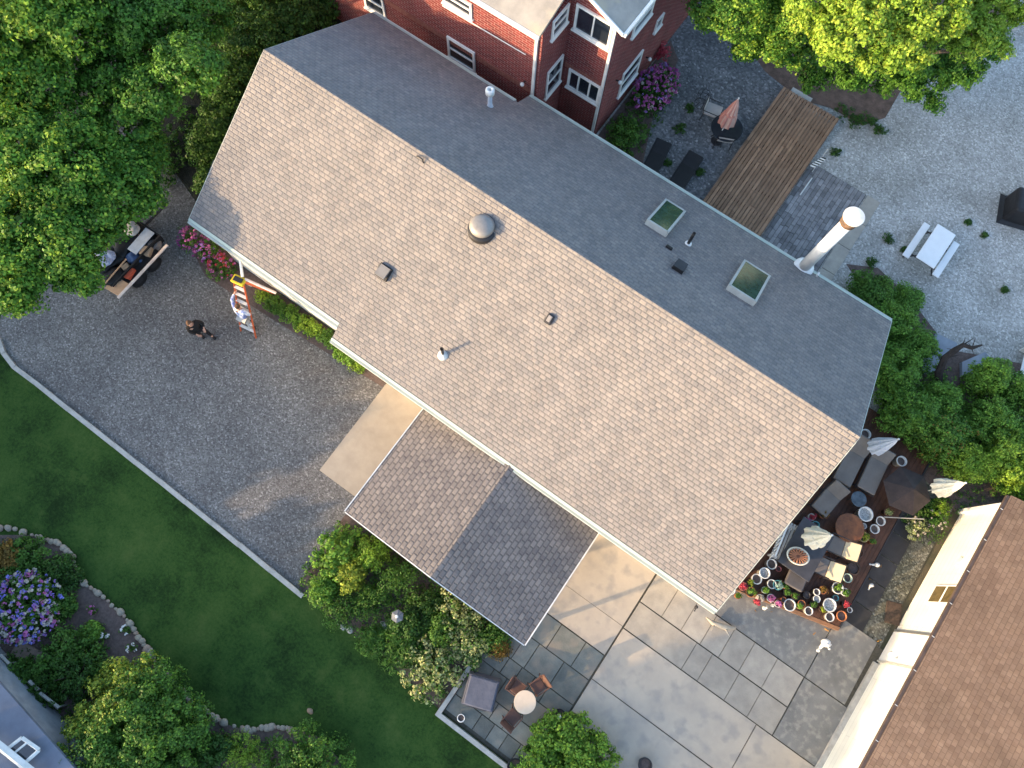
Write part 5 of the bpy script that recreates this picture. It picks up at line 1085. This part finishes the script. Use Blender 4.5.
# white rail pieces in the lower-left garden
for i, (a_, c_, lab) in enumerate((((0, 655), (9, 664), 'short white garden rail at the left edge'), ((29, 681), (38, 690), 'middle piece of the low white garden rail'), ((40, 693), (59, 708), 'longest piece of the low white garden rail'))):
    p0, p1 = P(*a_, .45), P(*c_, .45); t = thing('garden_rail', lab, 'rail', (p0.x, p0.y, 0), 0, 'low white rails by the grey roof'); d = p1 - p0
    MB().tube([(0, 0, .45), (d.x, d.y, .45)], .055, 4).build('top_rail', kerbm, t)
    for k in (.05, .95): MB().tube([(d.x * k, d.y * k, 0), (d.x * k, d.y * k, .42)], .03, 6).build('post', kerbm, t)
for i, (x, y, lab) in enumerate(((32, 656, 'flat tan stepping slab in the lower-left bed under the hydrangea'), (45, 672, 'small tan stepping stone by the white rail'))):
    c = P(x, y, .05); tag(MB().rbox((0, 0, 0), (1.3 - i * .7, .5, .1), .04, rz=.2).build('stepping_stone', pmat('tan_slab', (.30, .22, .17), (.2, .15, .12), scale=3), None, False, (c.x, c.y, .05)), lab, 'stone')

# ================================================================== patio corner
c = P(525, 702, .72); round_table('bistro_table', 'small round pale-topped bistro table on the bluestone patio', c, .34, .72, pmat('pale_tabletop', (.62, .50, .38), (.54, .43, .32)), zb=.04)
brn = pmat('rust_brown_metal', (.14, .07, .05), (.09, .05, .04), rough=.6)
for (sx, sy), (bx_, by_), lab in (((518, 688), (510, 682), 'brown chair with light arm left of the bistro table'), ((538, 686), (546, 680), 'rust-brown chair behind the bistro table'), ((513, 717), (507, 724), 'brown chair in front of the bistro table')):
    s_, b_ = P(sx, sy, .45), P(bx_, by_, .45); d = (b_ - s_).normalized(); q = s_ + d * .2
    chair('patio_chair', lab, (q.x, q.y), math.atan2(d.y, d.x) - math.pi / 2, brn, brn, .42, .40, .34, .42, .04, 'chairs round the bistro table')
# covered square item
q = P(481, 692, .35); t = thing('covered_grill', 'slate-grey cover over a square grill in the patio corner', 'grill', (q.x, q.y, .04), .35)
b = MB(); b.box((0, 0, .26), (1.05, 1.0, .52), taper=.9); b.rbox((0, 0, .53), (.90, .86, .08), .04); b.build('cover', pmat('slate_cover', (.12, .125, .155), (.08, .085, .11), scale=3, rough=.5, bump=.5, bscale=6), t)
MB().tube([(-.3, .47, .4), (.3, .47, .4)], .02, 6).build('handle', darkm, t)
def statue(x, y, z0, s_, m, lab, name='bird_figurine', dark=None, rz=0, group='bird figurines'):
    """little standing bird: body, neck, head with beak, tail"""
    t = thing(name, lab, 'figurine', (x, y, z0), rz, group); b = MB()
    b.blob((0, 0, .16 * s_), (.12 * s_, .19 * s_, .12 * s_), 2, .05, 3); b.tube([(0, .1 * s_, .2 * s_), (0, .19 * s_, .36 * s_), (0, .2 * s_, .42 * s_)], [.07 * s_, .045 * s_, .04 * s_], 8); b.blob((0, .22 * s_, .45 * s_), (.055 * s_, .07 * s_, .055 * s_), 1, 0, 2); b.box((0, -.2 * s_, .2 * s_), (.1 * s_, .16 * s_, .03 * s_), rx=-.4)
    b.build('body', m, t, True); MB().lathe([(.022 * s_, 0), (0, .08 * s_)], n=6).build('beak', pmat('beak', (.6, .3, .05)), t); t.children[-1].location = (0, .27 * s_, .45 * s_); t.children[-1].rotation_euler = (-1.57, 0, 0)
    for k in (-1, 1): MB().tube([(k * .05 * s_, 0, .08 * s_), (k * .05 * s_, 0, 0)], .012 * s_, 5).build('leg', pmat('beak', (.6, .3, .05)), t)
    return t
for i, (x, y, r, m, lab, pl) in enumerate([(559, 716, .22, black, 'black glazed pot with a pale ball by the patio slab line', None), (573, 720, .22, brn, 'brown pot right of the black pot on the patio', None), (461, 718, .12, white, 'small white pot in the patio corner', None), (605, 747, .13, darkm, 'dark pot right of the bright green bush', None), (515, 767, .25, black, 'black pot at the bottom edge left of the bright green bush', lf_deep), (645, 765, .22, darkm, 'dark pot at the bottom edge on the concrete', None)]):
    c = P(x, y, .3); pot(c.x, c.y, .045, r, .3, m, lab, pl, name='patio_pot')
c = P(559, 717, .42); tag(MB().blob((0, 0, 0), .075, 1, .02, 3).build('glass_ball', white, None, True, (c.x, c.y, .40)), 'pale ball lying in the black patio pot', 'ball')
# small white birds near the door of the right house
c = P(881, 641, .2); statue(c.x, c.y, .05, 1.0, white, 'white bird figurine at the white wall corner of the right house', rz=1.)
for i, (x, y, s_, lab) in enumerate([(828, 630, 1.05, 'large white goose figurine in front of the deck'), (816, 634, .8, 'smaller white goose figurine left of the large one'), (757, 611, .55, 'small cream bird figurine at the deck edge, left'), (773, 612, .5, 'small cream bird figurine at the deck edge, right'), (883, 566, .6, 'white bird figurine on the dark slate path, near the deck'), (872, 579, .5, 'white bird figurine beside the slate path')]):
    c = P(x, y, .2); statue(c.x, c.y, .05, s_, white if i != 2 and i != 3 else cream, lab, rz=i * 1.3)
# low sculpture on the lit paving
c = P(722, 625, .2); t = thing('driftwood', 'pale bleached driftwood piece lying on the lit paving by the roof corner', 'driftwood', (c.x, c.y, .05), .4)
b = MB(); b.tube([(-.45, 0, .1), (-.1, .05, .16), (.3, 0, .12), (.55, -.12, .2)], [.05, .09, .07, .02], 8); b.tube([(-.1, .05, .16), (-.25, .3, .28)], [.05, .01], 6); b.tube([(.2, 0, .12), (.35, .25, .22)], [.04, .01], 6); b.build('limb', pmat('driftwood_m', (.55, .47, .36), (.42, .35, .26), scale=7), t, True)
c = P(697, 601, .15); statue(c.x, c.y, .05, .45, darkm, 'dark bird figurine beneath the right eave', rz=.3)
# doormat by the white wall
c = P(893, 613, .03); tag(MB().rbox((0, 0, 0), (.5, .72, .05), .015, rz=.35).build('drain_grate', pmat('rust_grate', (.09, .06, .045), (.03, .025, .02), scale=14), None, False, (c.x, c.y, .035)), 'dark rusty mat on the side gravel by the white wall', 'mat')

# ================================================================== side deck and everything on it
DZ = .20
t = thing('side_deck', 'low dark brown wooden deck beside the right end of the long house', 'deck', (-2.5, .3, 0))
dpoly = [(-.35, 4.25), (-4.25, 3.25), (-4.25, -3.9), (.1, -3.9)]
b = MB(); x = -4.25
while x < .2:
    yb = 3.25 + (x + 4.25) / 3.9 * 1.0; b.bx(x + 2.5, x + 2.5 + .125, -3.9 - .3, min(yb, 4.2) - .3, DZ - .03, DZ + random.uniform(-.002, .002)); x += .132
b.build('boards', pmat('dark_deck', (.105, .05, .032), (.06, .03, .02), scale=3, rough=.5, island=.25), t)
b = MB(); b.slab3([(-.05 + 2.5, 4.28 - .3, DZ + .01), (-4.3 + 2.5, 3.24 - .3, DZ + .01), (-4.3 + 2.5, 3.36 - .3, DZ + .01), (-.05 + 2.5, 4.40 - .3, DZ + .01)], .2); b.build('edge_board', pmat('brown_edge_board', (.30, .16, .09), (.22, .12, .07), scale=4), t)  # rim board in a lighter brown than the deck boards
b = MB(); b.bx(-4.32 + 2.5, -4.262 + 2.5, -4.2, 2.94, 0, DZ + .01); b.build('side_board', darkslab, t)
# grey loungers with taupe cushions
tg = 'taupe cushioned loungers on the side deck'
def lounge_px(lab, foot, bend, head, w=.66, zb=DZ, z=.34, ba=R(38), m=taupe, th=.1):
    f_, b_ = P(*foot, zb + z + .1), P(*bend, zb + z + .1); d = b_ - f_; L_ = d.length
    h_ = P(*head, zb + z + .45); bl = max(.45, (h_ - b_).length)
    return lounge('cushioned_lounger', lab, (b_.x, b_.y), ang_of(f_, b_), w, L_, bl, ba, z, m, darkm, tg, zb, th)
lounge_px('taupe lounger nearest the roof edge, upper one of the side deck', (842, 483), (857, 453), (871, 438))
lounge_px('taupe lounger right of the first, beside the white ring planter', (866, 491), (880, 460), (892, 452))
lounge_px('taupe lounger further down the deck with its seat in shade', (819, 512), (834, 494), (842, 484), .62)
# chairs with sunlit backs at the dark table
def chair_px(lab, seat, back, m, w=.62, se=.55, bk=.5, ba=R(35)):
    s_, b_ = P(*seat, DZ + .45), P(*back, DZ + .6); d = (b_ - s_); d.z = 0; d.normalize(); q = s_ + d * .2
    return chair('cushioned_chair', lab, (q.x, q.y), math.atan2(d.y, d.x) - math.pi / 2, m, darkm, w, se, bk, .38, DZ, 'cushioned chairs on the side deck', True, ba)
half = taupe
c1 = chair_px('cushioned chair with sunlit beige back, upper of the two', (838, 546), (852, 551), beige); c1.children[-2]
c2 = chair_px('cushioned chair with sunlit beige back, lower of the two', (822, 566), (837, 572), beige)
for c_ in (c1, c2):
    for ch in c_.children:
        if ch.name.startswith('seat'): ch.data = ch.data.copy(); ch.data.materials[0] = taupe  # sunlit part of the cushions put in as beige, rest stays taupe
q = P(797, 579, DZ + .45); t = thing('ottoman', 'square dark grey cushioned ottoman among the pots', 'ottoman', (q.x, q.y, DZ), .1)
MB().rbox((0, 0, .40), (.62, .62, .14), .04).build('cushion', pmat('charcoal_cushion', (.12, .11, .11), rough=.9), t)
for sx in (-1, 1):
    for sy in (-1, 1): MB().box((sx * .26, sy * .26, .17), (.05, .05, .34)).build('leg', darkm, t)
q = P(806, 549, DZ + .7); t = thing('dining_table', 'dark rectangular table under the cream umbrella on the side deck', 'table', (q.x, q.y, DZ), 0)
MB().rbox((0, 0, .70), (1.15, 1.75, .05), .03).build('tabletop', pmat('charcoal_top', (.07, .068, .075), (.05, .05, .055), scale=3, rough=.35), t)
for sx in (-1, 1):
    for sy in (-1, 1): MB().box((sx * .5, sy * .78, .34), (.06, .06, .68)).build('leg', darkm, t)
q = P(850, 528, DZ + .5); round_table('wooden_table', 'round brown wooden table with an orange sheen on the side deck', q, .48, .5, pmat('sheen_brown_wood', (.26, .10, .04), (.10, .045, .025), scale=3.5, rough=.3), zb=DZ)  # orange reflection on the top painted into the wood colour
q = P(859, 499, DZ + .45); round_table('glass_table', 'small round grey-blue glass table between the loungers', q, .26, .45, pmat('grey_glass', (.10, .13, .16), (.05, .065, .08), scale=6, rough=.15), zb=DZ)
# umbrellas: folded, standing
q = P(811, 538, 1.35); closed_umbrella(q.x, q.y, DZ, 2.55, .38, cream, 'folded cream umbrella rising through the dark table', low=.50, group='folded umbrellas')
q = P(876, 447, 1.35); closed_umbrella(q.x, q.y, DZ, 2.45, .30, pmat('blue_white_canvas', (.52, .56, .64), (.44, .48, .56), scale=9), 'folded blue-white umbrella by the upper lounger and the hedge', low=.45, group='folded umbrellas')
q = P(941, 488, 1.35); closed_umbrella(q.x, q.y, 0, 2.55, .33, cream, 'folded cream umbrella standing between the hedge and the right house', low=.5, group='folded umbrellas')
# open dark umbrella / gazebo top
q = P(912, 492, 1.1); t = thing('dark_umbrella', 'open dark brown faceted umbrella low over the far corner of the side deck', 'umbrella', (q.x + .1, q.y, 0), .2)
b = MB(); b.tube([(0, 0, 0), (0, 0, 1.35)], .03, 8); b.build('pole', darkm, t)
b = MB(); n = 6; vs = [(math.cos(k * 1.047) * .82, math.sin(k * 1.047) * .82, .95) for k in range(n)] + [(0, 0, 1.38)] + [(math.cos(k * 1.047) * .80, math.sin(k * 1.047) * .80, .93) for k in range(n)] + [(0, 0, 1.35)]
b.add(vs, [(k, (k + 1) % n, n) for k in range(n)] + [((k + 1) % n + n + 1, k + n + 1, 2 * n + 1) for k in range(n)] + [(k, k + n + 1, (k + 1) % n + n + 1, (k + 1) % n) for k in range(n)]); b.build('canopy', darkbr, t)
MB().lathe([(.24, 0), (.22, .08), (.05, .1)], n=18).build('base', darkm, t)
# ornate white bench
p0, p1 = P(793, 523, DZ + .5), P(778, 560, DZ + .5); m_ = (p0 + p1) / 2; t = thing('lattice_bench', 'long white lattice bench along the house wall on the side deck', 'bench', (m_.x, m_.y, DZ), ang_of(p1, p0)); L_ = (p1 - p0).length
b = MB()
for k in range(5): b.bx(-.2 + k * .1 - .035, -.2 + k * .1 + .035, -L_ / 2, L_ / 2, .42, .45)
b.build('seat', pmat('grey_white_paint', (.58, .57, .55), (.38, .37, .36), scale=8), t)
b = MB()
for k in range(int(L_ / .09)): b.box((-.24, -L_ / 2 + .05 + k * .09, .60), (.02, .035, .42), rx=.5 if k % 2 else -.5)
b.bx(-.26, -.22, -L_ / 2, L_ / 2, .80, .84); b.build('backrest', white, t)
for sy in (-1, 1): MB().box((0, sy * (L_ / 2 - .1), .21), (.42, .05, .42)).build('leg', white, t)
# shell basket
q = P(799, 556, DZ + .95); t = thing('shell_basket', 'oval basket with orange ribs and scalloped white rim on the dark table', 'basket', (q.x, q.y, DZ + .73), .3)
b = MB(); b.lathe([(.16, 0), (.28, .08), (.36, .14), (.38, .15), (.37, .17), (.33, .165)], n=30, sx=1.0, sy=.75, cap=(True, False)); b.build('rim', cream, t, True)
b = MB()
for k in range(16): a = k * math.pi / 8; b.tube([(.04 * math.cos(a), .03 * math.sin(a), .15), (.3 * math.cos(a), .22 * math.sin(a), .17)], [.012, .03], 5)
b.build('rib', pmat('orange_rib', (.45, .20, .11)), t)
MB().blob((0, 0, .1), (.28, .2, .07), 2, .1, 2).build('filling', pmat('brown_fill', (.14, .06, .04)), t)
# pots, one by one (image x, y, radius, height, material, label, plant)
wp = pmat('white_glaze', (.66, .66, .64), (.55, .55, .53), scale=6, rough=.35)
green_g = pmat('green_white_glaze', (.45, .55, .48), (.3, .4, .33), scale=8, rough=.4); teal = pmat('teal_glaze', (.12, .36, .40), (.07, .24, .28), scale=7, rough=.35); pinkp = pmat('rose_pot', (.45, .16, .15), (.35, .11, .11), scale=7); yell = pmat('ochre_white_pot', (.60, .47, .18), (.5, .4, .2), scale=8)
pots = [(772, 564, .17, .35, wp, 'white pot next to the foot of the lattice bench', None), (765, 573, .18, .4, wp, 'white pot full of pale pebbles near the roof edge', 'pale'), (757, 579, .17, .3, wp, 'white ring-rimmed pot with dark soil under the roof edge', None), (779, 569, .09, .22, pinkp, 'small rose pot beside the lattice bench', None),
        (772, 584, .15, .3, wp, 'white pot left of the teal leafed plant', None), (731, 590, .15, .25, wp, 'white-rimmed pot furthest left at the roof corner', None), (743, 586, .14, .25, pinkp, 'pot with a red flowering plant near the roof corner', fl_red), (751, 592, .17, .25, terra, 'terracotta pot with yellow-green plant at the deck front', lf_bright),
        (778, 585, .16, .3, teal, 'teal pot with pale teal foliage', pmat('teal_leaf', (.30, .45, .38), island=.3)), (790, 605, .2, .2, wp, 'curved white bowl at the front edge of the deck', None), (809, 611, .14, .25, wp, 'white pot in the front row of the deck', None), (817, 592, .11, .3, wp, 'small white pot behind another small one', None), (817, 599, .12, .25, wp, 'small white pot with speckled soil', 'pale'),
        (830, 605, .22, .3, wp, 'largest white-rimmed pot on the deck with pale centre', 'pale'), (830, 617, .15, .22, wp, 'white pot in front of the largest white-rimmed one', None), (842, 616, .17, .28, terra, 'orange terracotta pot at the deck corner', None), (848, 578, .15, .35, green_g, 'green and white pot right of the lower beige chair', None), (854, 568, .22, .35, darkbr, 'dark brown basket pot by the beige chairs', None),
        (838, 588, .19, .32, wp, 'pot with bright green leafy plant', lf_bright), (771, 598, .13, .2, wp, 'pot with pinkish flowers at the deck front', fl_pink), (760, 598, .12, .2, wp, 'pot with pale flowers at the deck front', fl_pale), (807, 595, .12, .25, darkm, 'dark pot beside the small white pots', None), (802, 604, .13, .22, terra, 'small terracotta pot in the front row', None),
        (866, 514, .25, .45, wp, 'large white ceramic planter beside the round wooden table', 'pale'), (881, 521, .16, .3, wp, 'white ring pot right of the large planter, upper of two', None), (875, 529, .16, .3, wp, 'white ring pot right of the large planter, lower of two', None), (864, 537, .17, .28, yell, 'ochre and white pot below the large planter', lf_gold), (864, 526, .10, .25, wp, 'little white pot between the large planter and the ochre pot', 'pale'),
        (866, 434, .18, .4, wp, 'white-rimmed planter at the head of the upper lounger', None), (902, 461, .18, .4, wp, 'white-rimmed planter at the head of the second lounger', None), (816, 525, .13, .35, teal, 'teal pot beside the cream umbrella', None), (824, 514, .17, .3, terra, 'pot with yellow-orange flowers by the lower lounger', lf_orange), (806, 521, .13, .3, pinkp, 'rose pot with dark red plant near the roof edge', fl_mag), (801, 532, .14, .3, terra, 'small terracotta pot with green plant at the end of the lattice bench', lf_mid),
        (784, 600, .1, .18, terra, 'tiny terracotta pot behind the curved white bowl', None), (795, 596, .12, .22, brn, 'brown pot with fern between ottoman and white pots', lf_mid), (858, 552, .2, .4, brn, 'brown barrel pot behind the upper sunlit chair', None), (822, 609, .1, .2, brn, 'tiny brown pot in the front row', lf_gold), (787, 592, .12, .25, darkm, 'dark pot with blue-green grass', lf_mid),
        (738, 596, .10, .2, terra, 'tiny terracotta pot at the left tip of the deck', lf_mid), (765, 590, .11, .24, green_g, 'pale green pot with fern in the left pot cluster', lf_bright), (757, 602, .10, .18, brn, 'brown pot with red flowers in the front row', fl_red), (778, 604, .11, .2, wp, 'small white pot with pink flowers left of the curved bowl', fl_pink),
        (785, 585, .12, .28, terra, 'terracotta pot with green plant beside the ottoman', lf_mid), (799, 606, .09, .18, yell, 'tiny ochre pot in the front row', lf_bright), (813, 604, .10, .2, darkm, 'small dark pot in front of the two small white pots', lf_deep), (823, 590, .13, .26, terra, 'terracotta pot with orange flowers behind the largest white-rimmed pot', lf_orange),
        (845, 592, .13, .3, wp, 'white pot with leafy plant at the deck side edge', lf_mid), (846, 604, .12, .24, darkm, 'dark pot with red flowers at the deck side edge', fl_red), (836, 598, .10, .2, teal, 'small teal pot beside the largest white-rimmed pot', None), (750, 583, .11, .22, brn, 'brown pot with yellow flowers under the roof edge', lf_gold),
        (872, 541, .11, .22, terra, 'small terracotta pot below the ochre and white pot', lf_mid), (888, 512, .13, .28, brn, 'brown pot with trailing plant at the deck side near the dark umbrella', lf_varie), (812, 517, .12, .28, wp, 'white pot with red and yellow flowers at the end of the lower lounger', fl_red), (850, 610, .09, .18, wp, 'tiny white pot behind the orange corner pot', None)]
for i, (x, y, r, h, m, lab, pl) in enumerate(pots):
    c = P(x, y, DZ + h); sm = None
    if pl == 'pale': sm = pmat('pale_pebbles', (.5, .5, .48), (.2, .2, .2), scale=40, contrast=(.45, .55)); pl = None
    pot(c.x, c.y, DZ + .002, r, h, m, lab, pl, soilm=sm, psize=.055, ph=.16)
for i, (x, y, lab) in enumerate([(935, 520, 'pale flowering plant at the far end of the slate path'), (915, 528, 'pale green plant with cream flowers by the slate path'), (940, 508, 'yellow-green plant under the second cream umbrella'), (925, 508, 'small bush between the dark umbrella and the white wall')]):
    t = shrub('border_plant', lab, x, y, .38, .5, [lf_mid, lf_varie, lf_yel, lf_deep][i], .07, 50, 20, 250 + i, 'plants at the end of the side path', clump=.1, cat='plant')
    if i < 2: blossoms(t, 14, .36, .5, [fl_pale], .05, 70 + i)
# dropped bar across the path (tilted rod)
a_, c_ = P(884, 517, .6), P(924, 519, .6)
tag(MB().tube([a_, c_], .018, 6).build('rod', kerbm), 'thin pale rod lying across the plants at the end of the side deck', 'rod')
